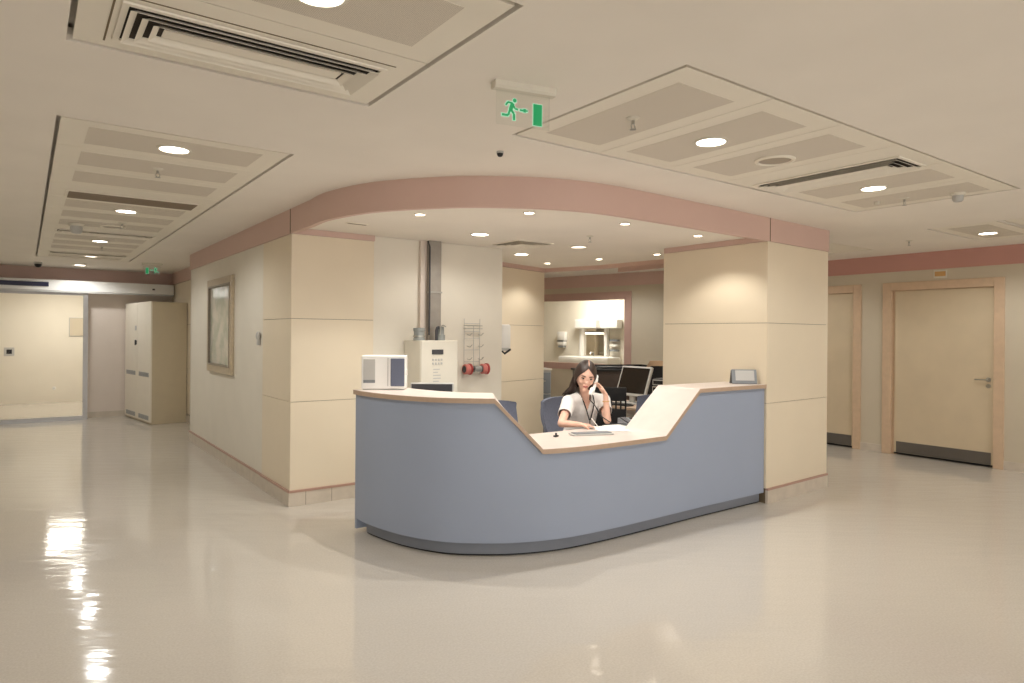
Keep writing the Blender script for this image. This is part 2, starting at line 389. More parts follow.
# window opening s -1.2..1.73, z .93..2.13
def bwbox(m, s0, s1, z0, z1, o0, o1, bev=0): return m.prism([bw(s0, o0), bw(s1, o0), bw(s1, o1), bw(s0, o1)], z0, z1, bev)
W0, W1, WZ0, WZ1 = -.9, 1.73, .99, 2.125
m = mb(); bwbox(m, -1.9, W0, 0, CH, 0, .12); bwbox(m, W1, 2.85, 0, CH, 0, .12); bwbox(m, W0, W1, 0, WZ0, 0, .12); bwbox(m, W0, W1, WZ1, CH, 0, .12)
struct(m.build('wall_staff_back', 'wall_grey'))
m = mb(); bwbox(m, -1.9, 2.85, 2.355, CH, -.01, 0); struct(m.build('trim_8', 'pink'))
m = mb(); bwbox(m, W0-.1, W1+.11, WZ1, WZ1+.13, -.02, .0); bwbox(m, W1-.02, W1+.11, WZ0-.11, WZ1, -.02, .0); bwbox(m, W0-.1, W1-.02, WZ0-.11, WZ0, -.02, .0)
bwbox(m, W0-.1, W0, WZ0, WZ1, -.02, 0); bwbox(m, W1-.02, W1, WZ0, WZ1, 0, .12); bwbox(m, W0, W1-.02, WZ0-.02, WZ0+.004, 0, .12)
struct(m.build('window_1', 'mauve'), 'mauve framed pass-through window opening behind the desk')
m = mb(); bwbox(m, W0, W1-.02, WZ0, WZ1, .055, .061); g = struct(m.build('window_1_pane', 'glass'))
m = mb(); bwbox(m, -2.6, 3.0, 0, CH, 1.6, 1.7); bwbox(m, -2.7, -2.6, 0, CH, .12, 1.7); bwbox(m, 2.4, 2.5, 0, CH, .12, 1.7); struct(m.build('wall_wash_room', 'wall'))
m = mb(); m.prism([(5.45, 8.1), (5.30, 8.2), (7.45, 11.8), (7.6, 11.7)], 0, CH); struct(m.build('wall_staff_left', 'wall_grey'))
# ================================================================== LIGHT FITTINGS
def spot(par, W, color, size=150, rad=.05, z=-.012, blend=.5):
    l = bpy.data.lights.new('lamp_light', 'SPOT'); l.energy = W; l.color = color; l.spot_size = math.radians(size); l.spot_blend = blend; l.shadow_soft_size = rad
    o = bpy.data.objects.new('lamp_light', l); COL.objects.link(o); o.parent = par; o.location = (0, 0, z-.01); return o
def downlight(r, glow, W, color, size, rad, label, group, loc):
    t = thing('downlight', label, 'ceiling light', loc, 0, group)
    mb().lathe([(r*1.0, 0), (r*1.22, 0), (r*1.2, -.006), (r*1.02, -.008), (r*1.0, 0)], 32).build('trim_ring', 'offwhite', t, True)
    mb().lathe([(r, -.001), (r*.98, -.004), (r*.6, -.006), (0, -.0065)], 32).build('diffuser', glow, t, True)
    spot(t, W, color, size, rad); return t
big = [(.741, 2.065, 'large round downlight cut off by the top edge beside the big louvred vent'),
       (3.04, 2.339, 'large round downlight in the ceiling strip between the sprinkler tray and the round speaker'),
       (4.90, 2.361, 'large round downlight beyond the louvred vent in the right ceiling strip'),
       (7.886, 2.662, 'round downlight in the ceiling tray near the right-hand door'),
       (.70, 4.339, 'large round downlight nearest the viewer in the left corridor ceiling strip'),
       (.721, 6.832, 'second downlight along the left corridor ceiling, beyond the dark return slot'),
       (.715, 9.298, 'third downlight along the left corridor ceiling, beyond the narrow louvred vent'),
       (.757, 11.237, 'fourth downlight along the left corridor ceiling, small in the distance'),
       (.718, 12.886, 'farthest downlight of the left corridor, just before the sliding glass door')]
for i, (x, y, lb) in enumerate(big):
    zt = CH if y > 11.7 else CH+.0005
    W = [HALL_W*.5, HALL_W, HALL_W, HALL_W*1.15, CORR_W, CORR_W, CORR_W, CORR_W*.6, CORR_W][i]
    downlight(.077, 'lampW', W, NEUT, 160, .07, lb, 'large ceiling downlights', (x, y, zt))
hid = [(.7, -1.9, HALL_W*.6), (3.0, -1.8, HALL_W*.55), (5.0, -1.8, HALL_W*.45), (-2.3, -1, HALL_W*.4), (-2.3, 1.8, HALL_W*.3), (7.85, 5.3, HALL_W*.9), (7.85, -.2, HALL_W*.7), (7.213, 7.727, HALL_W*1.3)]  # unseen downlights added to brighten desk and walls, except the last, beyond the canopy
for x, y, W in hid:
    lb = 'round downlight beyond the canopy in front of the staff back wall' if y > 7 else ('added unseen downlight in the ceiling strip behind the right pillar' if y > 5 else 'added unseen downlight in the hall ceiling behind the viewer')
    downlight(.077, 'lampW', W, NEUT, 160, .07, lb, 'large ceiling downlights', (x, y, CH))
small = [(2.422, 4.531, 'small bright downlight under the canopy above the left end of the desk', 1, 1),
         (3.026, 3.959, 'small bright downlight under the middle of the canopy, just behind the curved band', 1, .9),
         (3.931, 3.861, 'small bright downlight under the canopy, above the low part of the desk', 1, .52),
         (4.909, 3.91, 'small bright downlight under the canopy beside the right pillar', 1, .4),
         (5.346, 6.601, 'small downlight under the canopy nearest the inner cream pillar', 1, .3),
         (5.683, 5.087, 'small downlight under the canopy peeking past the edge of the right pillar', 1, .45),
         (5.518, 5.843, 'small downlight under the canopy near its far pink edge', 1, .6),
         (3.334, 5.091, 'wide flat downlight under the canopy in front of the wall cabinet and duct', 0, .4),
         (4.526, 6.055, 'wide flat downlight under the canopy just beyond the square air diffuser', 0, .4),
         (4.604, 5.178, 'wide dim downlight in the centre of the canopy ceiling', 2, .15)]
for x, y, lb, k, s in small:
    if k == 1: downlight(.036, 'lampS', SOFFIT_W*s, WARM, 125, .02, lb, 'canopy downlights', (x, y, ZS))
    else: downlight(.075, 'lampW' if k == 0 else 'lampD', SOFFIT_W*s, WARM, 160, .06, lb, 'canopy downlights', (x, y, ZS))
# lamps of the rooms beyond the glass
t = thing('ceiling_light', 'bright square ceiling lamp in the room behind the sliding glass door', 'ceiling light', (.7, 15.6, CH))
mb().box(-.35, .35, -.35, .35, -.03, 0, .006).build('housing', 'white', t); mb().box(-.31, .31, -.31, .31, -.034, -.03).build('diffuser', 'lampW', t)
def area(par, W, color, sx, sy, z):
    l = bpy.data.lights.new('lamp_light', 'AREA'); l.shape = 'RECTANGLE'; l.size = sx; l.size_y = sy; l.energy = W; l.color = color
    o = bpy.data.objects.new('lamp_light', l); COL.objects.link(o); o.parent = par; o.location = (0, 0, z); return o
area(t, 15, (1, .92, .8), .6, .6, -.05)
p = A+d*.3+nn*.9
t = thing('ceiling_light', 'square ceiling lamp lighting the wash room behind the pass-through window', 'ceiling light', (p.x, p.y, CH))
mb().box(-.3, .3, -.3, .3, -.03, 0, .006).build('housing', 'white', t); mb().box(-.26, .26, -.26, .26, -.034, -.03).build('diffuser', 'lampW', t)
area(t, 12, (1, .93, .84), .5, .5, -.05)
# ================================================================== CEILING FITTINGS
def diffuser(label, cx, cy, sx, sy, z, n=4, back='louvre_gap', frame=.02):
    t = thing('air_diffuser', label, 'air vent', (cx, cy, z)); hx, hy = sx/2, sy/2
    mb().box(-hx+.01, hx-.01, -hy+.01, hy-.01, -.0006, .0).build('backing', back, t)
    m = mb()
    def ring(ax, ay, wd, z0, z1):
        for a in ((-ax, ax, -ay, -ay+wd), (-ax, ax, ay-wd, ay), (-ax, -ax+wd, -ay+wd, ay-wd), (ax-wd, ax, -ay+wd, ay-wd)): m.box(*a, z0, z1)
    ring(hx, hy, frame, -.008, 0); m.build('frame', 'tray', t)
    hmin = min(hx, hy)-frame; step = hmin/n
    for k in range(n):
        ax, ay = hx-frame-step*k-.004, hy-frame-step*k-.004
        if k == n-1:
            mb().box(-ax, ax, -ay, ay, -.010, -.004, .002).build('slat', 'tray', t); continue
        m = mb(); wd = step*.62; zo, zi = -.004, -.020     # sloping slat ring: inner edge lower
        P = [(-ax, -ay), (ax, -ay), (ax, ay), (-ax, ay)]; Q = [(-ax+wd, -ay+wd), (ax-wd, -ay+wd), (ax-wd, ay-wd), (-ax+wd, ay-wd)]
        rows = [[(x, y, zo-.016) for x, y in P], [(x, y, -.004) for x, y in Q], [(x, y, -.0025) for x, y in Q], [(x, y, zo-.0145) for x, y in P]]
        m.grid(rows+[rows[0]], True); m.build('slat', 'tray', t)
    return t
diffuser('long louvred air vent in the nearest ceiling panel at top left', .715, 2.665, .93, .35, CH, 4)
mb_ = mb()
for a in ((.225, 1.2, 2.455, 2.4615), (.225, .2315, 2.45, 2.88)): mb_.box(*a, CH+.0004, CH+.002)
struct(mb_.build('ceiling', 'seam'))
diffuser('long louvred air vent between the speaker and the farther light in right ceiling strip', 4.325, 2.34, .36, .98, CH, 4)
diffuser('narrow louvred air vent far along the left corridor ceiling', .715, 8.56, .93, .26, CH, 3, 'slot')
diffuser('louvred air vent farthest along the left corridor ceiling', .715, 11.0, .93, .26, CH, 3, 'slot')
diffuser('louvred air vent in the ceiling just beyond the right pillar', 7.89, 4.62, .72, .34, CH, 3)
diffuser('square four-way air diffuser in the middle of the canopy ceiling', 4.03, 5.37, .44, .44, ZS, 4, 'perf_dark')
diffuser('square air diffuser in the ceiling beyond the canopy, above the staff back wall', 7.05, 8.5, .60, .60, CH, 4, 'perf_dark')
t = thing('return_grille', 'taupe slotted return air grille across the left corridor ceiling', 'air vent', (.715, 6.24, CH))
mb().box(-.47, .47, -.16, .16, -.006, 0).build('frame', 'tray', t)
m = mb()
for k in range(12): m.box(-.45, .45, -.14+k*.0235, -.14+k*.0235+.018, -.011, -.006)
m.build('grille', 'slot', t)
t = thing('slot_vent', 'small grey slot vent in the canopy ceiling above the left pillar', 'air vent', (2.221, 5.251, ZS))
mb().box(-.09, .09, -.03, .03, -.006, 0, .002).build('frame', 'tray', t); mb().box(-.08, .08, -.012, .012, -.008, -.006).build('slot', 'slot', t)
def sprinkler(label, x, y, z, first=[None]):
    if first[0]: return dup(first[0], (x, y, z), None, label)
    t = thing('fire_sprinkler', label, 'sprinkler', (x, y, z), 0, 'ceiling fire sprinklers')
    mb().lathe([(.036, 0), (.034, -.004), (.014, -.01), (.012, -.012)], 20).build('escutcheon', 'offwhite', t, True)
    mb().tube([(0, 0, -.008), (0, 0, -.03)], .008, 10).build('body', 'chrome', t, True)
    mb().tube([(-.006, 0, -.028), (-.014, 0, -.04), (-.004, 0, -.056)], .0025, 6).tube([(.006, 0, -.028), (.014, 0, -.04), (.004, 0, -.056)], .0025, 6).build('yoke', 'chrome', t, True)
    mb().lathe([(.004, -.054), (.017, -.056), (.017, -.058), (.002, -.059)], 16).build('deflector', 'chrome', t, True)
    first[0] = t; return t
for x, y, z, lb in ((2.41, 2.319, CH, 'fire sprinkler in the first tray of the right ceiling strip'), (5.43, 2.385, CH, 'fire sprinkler at the far end of the right ceiling strip'),
                    (7.845, 3.394, CH, 'fire sprinkler on the plain ceiling above the right-hand doors'), (.70, 4.93, CH, 'fire sprinkler just beyond the first downlight of the left corridor'),
                    (.77, 7.612, CH, 'fire sprinkler beyond the second downlight of the left corridor'), (.78, 9.85, CH, 'fire sprinkler beyond the third downlight of the left corridor'),
                    (.76, 12.45, CH, 'fire sprinkler farthest along the left corridor'), (4.186, 4.555, ZS, 'fire sprinkler hanging from the canopy ceiling above the desk')):
    sprinkler(lb, x, y, z)
def detector(label, x, y, z, r=.05, h=.05, first={}):
    t = thing('smoke_detector', label, 'smoke detector', (x, y, z), 0, None)
    mb().lathe([(r, 0), (r*.98, -.012), (r*.8, -.02)], 24).build('base', 'offwhite', t, True)
    mb().lathe([(r*.72, -.018), (r*.7, -h*.8), (r*.5, -h), (0, -h)], 24).build('sensor_head', 'lgrey', t, True)
    return t
detector('grey cone-shaped smoke detector in the left corridor ceiling', .412, 8.0, CH, .075, .09)
detector('small smoke detector near the far end of the right ceiling strip', 5.548, 2.065, CH, .05, .065)
detector('tiny flat smoke detector beside the sprinkler in the right ceiling strip', 5.428, 2.587, CH, .022, .02)
def rspeaker(label, x, y, z):
    t = thing('ceiling_speaker', label, 'speaker', (x, y, z), 0, 'round ceiling speakers')
    mb().lathe([(.092, -.001), (.118, 0), (.116, -.008), (.099, -.012), (.092, -.001)], 36).build('rim', 'tray', t, True)
    mb().lathe([(.094, -.003), (.05, -.006), (.0, -.007)], 36).build('grille', 'perf_dark', t, True)
rspeaker('round ceiling speaker between the near downlight and the vent in right ceiling strip', 3.663, 2.349, CH)
rspeaker('round ceiling speaker between the second and third corridor downlights', .72, 7.95, CH)
def dome(label, x, y, r):
    t = thing('security_camera', label, 'camera', (x, y, CH))
    mb().lathe([(r, 0), (r, -r*.5), (r*.92, -r*.55)], 24).build('housing', 'lgrey', t, True)
    mb().lathe([(r*.88, -r*.5), (r*.86, -r*.9), (r*.6, -r*1.35), (r*.25, -r*1.5), (0, -r*1.55)], 24).build('dome', 'black', t, True)
dome('small black dome camera on the ceiling before the pink canopy band', 2.239, 3.213, .021)
dome('black dome camera on the ceiling by the far sliding door', .162, 12.77, .055)
# exit signs
def exit_sign(label, loc, rz, flip, hang=True):
    t = thing('exit_sign', label, 'exit sign', loc, rz)
    m = mb(); m.grid([[(x, -.028, 0), (x, -.028, -.022), (x, -.018, -.032), (x, .018, -.032), (x, .028, -.022), (x, .028, 0)] for x in (0, .285)], True, True); m.build('housing', 'offwhite', t)
    a = mb().box(.014, .262, -.002, .002, -.178, -.03).build('acrylic_plate', 'acryl', t)
    def sx(x): return .276-x if flip else x
    for nm, mt, g, yo in (('outline', 'halo', .0028, -.0027), ('pictogram', 'green', 0, -.0040)):
        m = mb()
        def stroke(pts, wd):
            wd += g
            for (x0, z0), (x1, z1) in zip(pts, pts[1:]):
                x0_, x1_ = sx(x0), sx(x1); dv = Vector((x1_-x0_, z1-z0)); L = dv.length; q = Vector((-dv.y, dv.x))/L*wd; e = dv/L*g
                P = [(x0_+q.x-e.x, z0+q.y-e.y), (x1_+q.x+e.x, z1+q.y+e.y), (x1_-q.x+e.x, z1-q.y+e.y), (x0_-q.x-e.x, z0-q.y-e.y)]
                m.grid([[(x, yo, z) for x, z in P], [(x, yo+.001, z) for x, z in P]], True, True)
        def disc(cx, cz, r):
            P = [(sx(cx)+(r+g)*math.cos(k*PI/8), cz+(r+g)*math.sin(k*PI/8)) for k in range(16)]
            m.grid([[(x, yo, z) for x, z in P], [(x, yo+.001, z) for x, z in P]], True, True)
        disc(.097, -.071, .0085)
        stroke([(.088, -.083), (.078, -.113)], .0085)                  # torso
        stroke([(.088, -.084), (.066, -.081), (.056, -.095)], .0038)   # rear arm
        stroke([(.088, -.086), (.098, -.105), (.112, -.108)], .0038)   # front arm
        stroke([(.080, -.112), (.094, -.128), (.095, -.155)], .0050)   # front leg
        stroke([(.076, -.112), (.067, -.137), (.038, -.137)], .0048)   # rear leg
        stroke([(.121, -.108), (.142, -.108)], .0040); stroke([(.138, -.108), (.150, -.108)], .0075)
        stroke([(.151, -.108), (.158, -.108)], .0035)
        stroke([(.205, -.073), (.205, -.165)], .0205)
        m.build(nm, mt, t)
    return t
exit_sign('hanging exit sign with green running man, arrow and door, near the top centre', (1.59, 2.335, CH), math.atan2(-.06, .26), False)
exit_sign('small green exit sign hanging at the far end of the left corridor', (1.48, 11.85, CH), math.atan2(-.10, .20), True)
# ================================================================== RECEPTION DESK
DP = cr([(2.045, 4.83), (2.05, 4.60), (2.125, 4.25), (2.275, 3.95), (2.48, 3.755), (2.72, 3.615), (3.0, 3.53), (3.34, 3.502), (3.9, 3.51), (4.54, 3.53), (5.385, 3.54)], 10)
def resample(P, ds=.035):
    out = [Vector(P[0])]; L = [0]; acc = 0
    cum = [0]
    for a, b in zip(P, P[1:]): cum.append(cum[-1]+(Vector(b)-Vector(a)).length)
    n = int(cum[-1]/ds); res = []
    for i in range(n+1):
        s = cum[-1]*i/n
        k = max(j for j in range(len(cum)) if cum[j] <= s+1e-9); k = min(k, len(P)-2)
        t = (s-cum[k])/(cum[k+1]-cum[k]); q = Vector(P[k]).lerp(Vector(P[k+1]), t); res.append((q.x, q.y, s))
    return res
RS = resample(DP, .03)
HI, LO = 1.072, .725
def s_at(x): return min(RS, key=lambda q: abs(q[0]-x))[2]
sa, sb, sc, sd = s_at(2.56), s_at(2.86), s_at(4.02), s_at(4.46)
def zt(s):
    if s <= sa or s >= sd: return HI
    if s < sb: return HI+(LO-HI)*(s-sa)/(sb-sa)
    if s > sc: return LO+(HI-LO)*(s-sc)/(sd-sc)
    return LO
# insert exact break samples
def interp(s):
    for a, b in zip(RS, RS[1:]):
        if a[2] <= s <= b[2]: t = (s-a[2])/(b[2]-a[2]); return (a[0]+(b[0]-a[0])*t, a[1]+(b[1]-a[1])*t, s)
RS = sorted([q for q in RS if min(abs(q[2]-k) for k in (sa, sb, sc, sd)) > .008]+[interp(k) for k in (sa, sb, sc, sd)], key=lambda q: q[2])
PL = [(q[0], q[1]) for q in RS]; SS = [q[2] for q in RS]
desk = thing('reception_desk', 'curved slate blue reception desk with pale counter dipping low in the middle', 'reception desk', (3.2, 3.9, 0))
DL = desk.location.copy()
def dribbon(d0, d1, f0, f1, idx=None):
    m = mb().at(-DL.x, -DL.y, 0); A_, B_ = offset(PL, d0), offset(PL, d1); rows = []
    for i in (idx or range(len(PL))):
        a, b = A_[i], B_[i]; z0, z1 = f0(SS[i]), f1(SS[i]); rows.append([(a[0], a[1], z0), (b[0], b[1], z0), (b[0], b[1], z1), (a[0], a[1], z1)])
    return m.grid(rows, True, True)
TH = .034
dribbon(0, .035, lambda s: .098, lambda s: zt(s)-TH).build('front_panel', 'blue', desk, True)
m = mb().at(-DL.x, -DL.y, 0)
tk = [i for i in range(len(PL)) if SS[i] > .12]
dribbon(.045, .07, lambda s: .012, lambda s: .1, tk).build('toe_kick', 'toe', desk, True)
m = mb().at(-DL.x, -DL.y, 0)   # black strip standing in for the shadow under the toe kick
dribbon(.052, .068, lambda s: 0, lambda s: .013, tk).build('toe_shadow', 'black', desk, True)
dribbon(-.018, .42, lambda s: zt(s)-TH+.002, lambda s: zt(s)).build('counter_top', 'top', desk, True)
dribbon(-.022, -.0175, lambda s: zt(s)-TH, lambda s: zt(s)-.0015).build('edge_band', 'edge', desk, True)
for k, (i, nm) in enumerate(((0, 'end_panel'),)):
    a = Vector(offset(PL, 0.0)[0]); b = Vector(offset(PL, .40)[0])
    mb().at(-DL.x, -DL.y, 0).prism([(a.x, a.y), (b.x, b.y), (b.x, b.y-.03), (a.x, a.y-.03)], .02, HI-TH).build('end_panel', 'blue', desk)
dribbon(.30, .33, lambda s: .72, lambda s: zt(s)-TH+.001, [i for i in range(len(PL)) if SS[i] < sb-.05]).build('back_panel', 'blue', desk)
dribbon(.30, .33, lambda s: .72, lambda s: zt(s)-TH+.001, [i for i in range(len(PL)) if SS[i] > sc+.05]).build('back_panel', 'blue', desk)
wi = [i for i in range(len(PL)) if .1 < SS[i]]
dribbon(.06, .66, lambda s: .688, lambda s: .7215, wi).build('work_surface', 'top', desk, True)
# inner support legs
for x, y in ((2.85, 4.45), (3.3, 4.08), (5.2, 4.16)):
    mb().at(x-DL.x, y-DL.y, 0).box(-.02, .02, -.02, .02, 0, .688).build('leg', 'alu', desk)
# ================================================================== DOORS
def hinged_door(n, y0, y1, zt_, lab, handle=True):
    fr = mb(); wd = .105
    for a in ((y0, y0+wd, 0, zt_), (y1-wd, y1, 0, zt_), (y0+wd, y1-wd, zt_-wd, zt_)): fr.box(XD-.022, XD+.15, *a, .004)
    root = struct(fr.build('door_%d' % n, 'doorframe'), lab)
    # inner stop lining
    m = mb()
    for a in ((y0+wd, y0+wd+.02, 0, zt_-wd), (y1-wd-.045, y1-wd, 0, zt_-wd), (y0+wd+.02, y1-wd-.045, zt_-wd-.02, zt_-wd)): m.box(XD+.03, XD+.13, *a)
    m.build('door_stop', 'doorframe', root)
    lf = mb().box(XD+.02, XD+.06, y0+wd+.006, y1-wd-.03, .012, zt_-wd-.006, .003).build('door_leaf', 'doorleaf', root)
    mb().box(XD+.015, XD+.0205, y0+wd+.03, y1-wd-.06, .03, .17).build('kick_plate', 'kick', lf)
    mb().box(XD+.01, XD+.0205, y0+wd+.01, y1-wd-.035, .012, .028).build('door_gap_shade', 'black', lf)  # black strip stands in for the dark gap under the door
    if handle:
        hy = y0+wd+.06
        m = mb().at(XD+.02, hy, 1.02, ry=-PI/2); m.lathe([(.026, 0), (.026, .008), (.010, .01), (.009, .045), (.0, .046)], 20)
        m.at().tube([(XD-.022, hy, 1.02), (XD-.026, hy+.02, 1.02), (XD-.026, hy+.125, 1.018)], .009, 10)
        m.build('door_handle', 'chrome', lf, True)
        m = mb().at(XD+.02, hy, .945, ry=-PI/2); m.lathe([(.024, 0), (.024, .008), (.0, .009)], 20); m.build('keyhole_plate', 'chrome', lf, True)
    return root
hinged_door(1, *D1, 'wide beige hinged door with peach frame and steel lever on right wall')
hinged_door(2, *D2, 'beige hinged door half hidden behind the right pillar', False)
t = thing('door_sign', 'small brass-coloured sign above the right-hand door', 'sign', (XD-.001, 3.56, 2.287), 0)
mb().box(-.012, 0, -.075, .075, -.05, .05, .003).build('plate', 'offwhite', t); mb().box(-.0145, -.012, -.06, .06, -.028, .03).build('sign_face', 'gold', t)
# sliding glass door at the corridor end
m = mb().box(-.62, .87, 13.43, 13.47, 0, .07).box(.80, .87, 13.43, 13.47, .07, 2.15).box(-.62, .80, 13.43, 13.47, 2.10, 2.15).box(-.62, -.56, 13.43, 13.47, .07, 2.1)
dr = struct(m.build('door_3', 'alu'), 'sliding glass door with slim metal frame at the corridor end')
mb().box(-.56, .80, 13.445, 13.455, .07, 2.10).build('glass_pane', 'glass', dr)
m = mb().box(-1.04, 2.18, 13.38, 13.685, 2.165, 2.345, .01); tr = m.build('sliding_door_track', 'white'); tag(tr, 'long white metal track cover above the sliding glass door', 'door track')
mb().box(-1.04, 2.18, 13.385, 13.40, 2.14, 2.165).build('track_lip', 'lgrey', tr)
mb().box(1.83, 1.87, 13.372, 13.381, 2.235, 2.262).build('sensor', 'dgrey', tr)
t = tag(mb().box(-.62, .315, 13.362, 13.379, 2.228, 2.30, .003).build('direction_sign', 'navy'), 'dark navy blank sign strip on the white sliding door track', 'sign')
# things on the wall of the room beyond the glass
t = thing('wall_socket', 'square white wall switch plate with black centre seen through the glass door', 'switch', (-.25, 16.998, 1.07))
mb().box(-.085, .085, -.014, 0, -.085, .085, .004).build('plate', 'lgrey', t); mb().box(-.045, .045, -.02, -.014, -.045, .045, .003).build('centre', 'black', t)
t = thing('wall_switch', 'pale switch plate left of the black-centred one behind the glass door', 'switch', (-.44, 16.998, 1.07))
mb().box(-.04, .04, -.012, 0, -.06, .06, .003).build('plate', 'white', t); mb().box(-.02, .02, -.016, -.012, -.03, .03).build('rocker', 'white', t)
t = thing('notice_board', 'pale grey square board on the wall beyond the glass door', 'notice board', (.93, 16.998, 1.585))
mb().box(-.17, .17, -.015, 0, -.2, .2, .003).build('frame', 'lgrey', t); mb().box(-.155, .155, -.018, -.015, -.185, .185).build('sheet', 'wall_grey', t)
t = thing('floor_socket', 'tiny round socket low on the wall beyond the glass door', 'socket', (.507, 16.998, .30))
mb().at(rx=PI/2).lathe([(.035, 0), (.033, .01), (.02, .012)], 20).build('plate', 'white', t, True); mb().at(rx=PI/2).lathe([(.015, .0105), (.0, .0135)], 14).build('hole', 'dgrey', t, True)
# ---- storage locker in the corridor
lk = thing('storage_locker', 'tall off-white double-door metal locker standing against the corridor wall', 'locker', (1.645, 12.146, 0), 0)
Fv = Vector((-.20, 1.52)); L = Fv.length; fu = Fv/L; su = Vector((fu.y, -fu.x))    # along the front, and depth (to +x)
lk.rotation_euler = (0, 0, math.atan2(fu.y, fu.x))   # local x runs along the front away from the viewer, local -y is depth
HT = 1.99; DPH = .55
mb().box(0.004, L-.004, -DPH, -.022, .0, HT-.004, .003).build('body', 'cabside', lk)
for k, (a, b) in enumerate(((.003, L/2-.004), (L/2+.004, L-.003))):
    dd = mb().box(a, b, -.022, 0, .03, HT, .003).build('door', 'cab', lk)
    for z0 in (.06, .76):
        m = mb()
        m.box(a+.1, b-.1, -.001, .001, z0, z0+.07); m.build('vent', 'grey', dd)
        m = mb()
        for q in range(4): m.box(a+.1, b-.1, .001, .004, z0+.008+q*.017, z0+.015+q*.017)
        m.build('vent_louvre', 'lgrey', dd)
    if k == 1:
        mb().box(a+.03, a+.055, 0, .012, 1.28, 1.35, .003).box(a+.035, a+.05, .012, .03, 1.27, 1.36, .003).build('handle', 'dgrey', dd)
        mb().box(a+.05, a+.14, 0, .003, 1.52, 1.60).build('label_holder', 'lgrey', dd)
# ---- framed picture and switch on the corridor wall
t = thing('framed_picture', 'tall narrow framed picture hanging on the cream corridor wall', 'picture', (XL+.004, 8.357, 1.58))
hw, hh = .605, .555
m = mb()
for a in ((-hw, -hw+.085, -hh, hh), (hw-.085, hw, -hh, hh), (-hw+.085, hw-.085, -hh, -hh+.085), (-hw+.085, hw-.085, hh-.085, hh)): m.box(-.035, 0, *a, .006)
m.build('frame', 'framegold', t)
m = mb()
for a in ((-hw+.08, -hw+.10, -hh+.08, hh-.08), (hw-.10, hw-.08, -hh+.08, hh-.08), (-hw+.10, hw-.10, -hh+.08, -hh+.10), (-hw+.10, hw-.10, hh-.10, hh-.08)): m.box(-.04, -.01, *a)
m.build('inner_frame', 'frame', t)
art = mat('faded_botanical_print', (200, 196, 182), .12, noise=0, spec=.6)
nt = art.node_tree; n = nt.nodes.new('ShaderNodeTexNoise'); n.inputs['Scale'].default_value = 5; n.inputs['Detail'].default_value = 5
tc = nt.nodes.new('ShaderNodeTexCoord'); nt.links.new(tc.outputs['Object'], n.inputs['Vector']); r = nt.nodes.new('ShaderNodeValToRGB')
r.color_ramp.elements[0].position = .4; r.color_ramp.elements[0].color = [lin(v) for v in (172, 178, 160)]+[1]; r.color_ramp.elements[1].position = .6; r.color_ramp.elements[1].color = [lin(v) for v in (205, 198, 184)]+[1]
nt.links.new(n.outputs['Fac'], r.inputs['Fac']); nt.links.new(r.outputs['Color'], nt.nodes['Principled BSDF'].inputs['Base Color'])
mb().box(-.014, -.008, -hw+.09, hw-.09, -hh+.09, hh-.09).build('print', art, t)
t = thing('wall_dispenser', 'small grey oval dispenser on the corridor wall before the pillar', 'dispenser', (XL+.003, 6.743, 1.447))
mb().ell((-.02, 0, .02), (.022, .04, .045)).build('cover', 'lgrey', t, True); mb().box(-.03, 0, -.025, .025, -.07, 0, .008).build('tray', 'lgrey', t, True)
# ================================================================== ALCOVE EQUIPMENT
WY = 5.83
cabn = thing('equipment_cabinet', 'tall off-white equipment cabinet with small display on the alcove wall', 'cabinet', (3.15, 5.65, 0))
mb().box(-.20, .20, -.155, .175, .04, 1.44, .006).build('body', 'offwhite', cabn)
mb().box(-.195, .195, -.17, -.153, .05, 1.435, .004).build('door', 'offwhite', cabn)
mb().box(-.19, .19, -.14, .16, 0, .04).build('plinth', 'grey', cabn)
dp = mb().box(-.085, .035, -.177, -.169, 1.31, 1.355, .002).build('display', 'dgrey', cabn)
m = mb()
for r_ in range(2):
    for c_ in range(4): m.box(-.08+c_*.03, -.062+c_*.03, -.175, -.169, 1.25-r_*.035, 1.27-r_*.035, .002)
m.build('button_panel', 'lgrey', cabn)
m = mb()
for r_, wd_ in enumerate((.07, .05, .08, .08, .06, .05)): m.box(-.07, -.07+wd_, -.1715, -.1695, 1.165-r_*.028, 1.175-r_*.028)
m.build('printed_label', 'lgrey', cabn)
t = thing('pipe_stub', 'short grey capped pipe standing on the left of the equipment cabinet top', 'pipe', (2.995, 5.60, 1.44))
mb().lathe([(.056, 0), (.056, .02), (.05, .022), (.05, .085), (.056, .088), (.056, .115), (0, .118)], 28).build('pipe', 'pipe', t, True)
mb().lathe([(.0585, .03), (.0585, .045)], 28).build('clamp_band', 'chrome', t, True)
t = thing('valve_pipe', 'twin grey pipe stubs with a clip on the equipment cabinet top under the duct', 'pipe', (3.235, 5.62, 1.44))
mb().lathe([(.045, 0), (.045, .05), (.035, .055), (.035, .13), (0, .132)], 24).build('pipe', 'pipe', t, True)
mb().tube([(-.055, -.02, 0), (-.055, -.02, .09), (-.045, -.02, .12), (-.025, -.02, .125)], .014, 10).build('hose', 'dgrey', t, True)
mb().tube([(-.03, -.045, .05), (-.03, -.05, .13), (0, -.05, .145), (.03, -.05, .13)], .006, 8).build('clip', 'chrome', t, True)
t = thing('wall_duct', 'grey metal duct rising from the equipment cabinet to the canopy ceiling', 'duct', (3.222, WY, 1.44))
mb().box(-.045, .09, -.085, 0, .0, ZS-1.44, .004).build('duct', 'duct', t)
mb().box(-.115, -.045, -.04, 0, 0, ZS-1.44, .003).build('side_channel', 'wall_far', t)
mb().tube([(-.045, -.09, .05), (-.045, -.095, .4), (-.045, -.095, .9), (-.045, -.06, .965)], .009, 8).build('cable', 'dgrey', t, True)
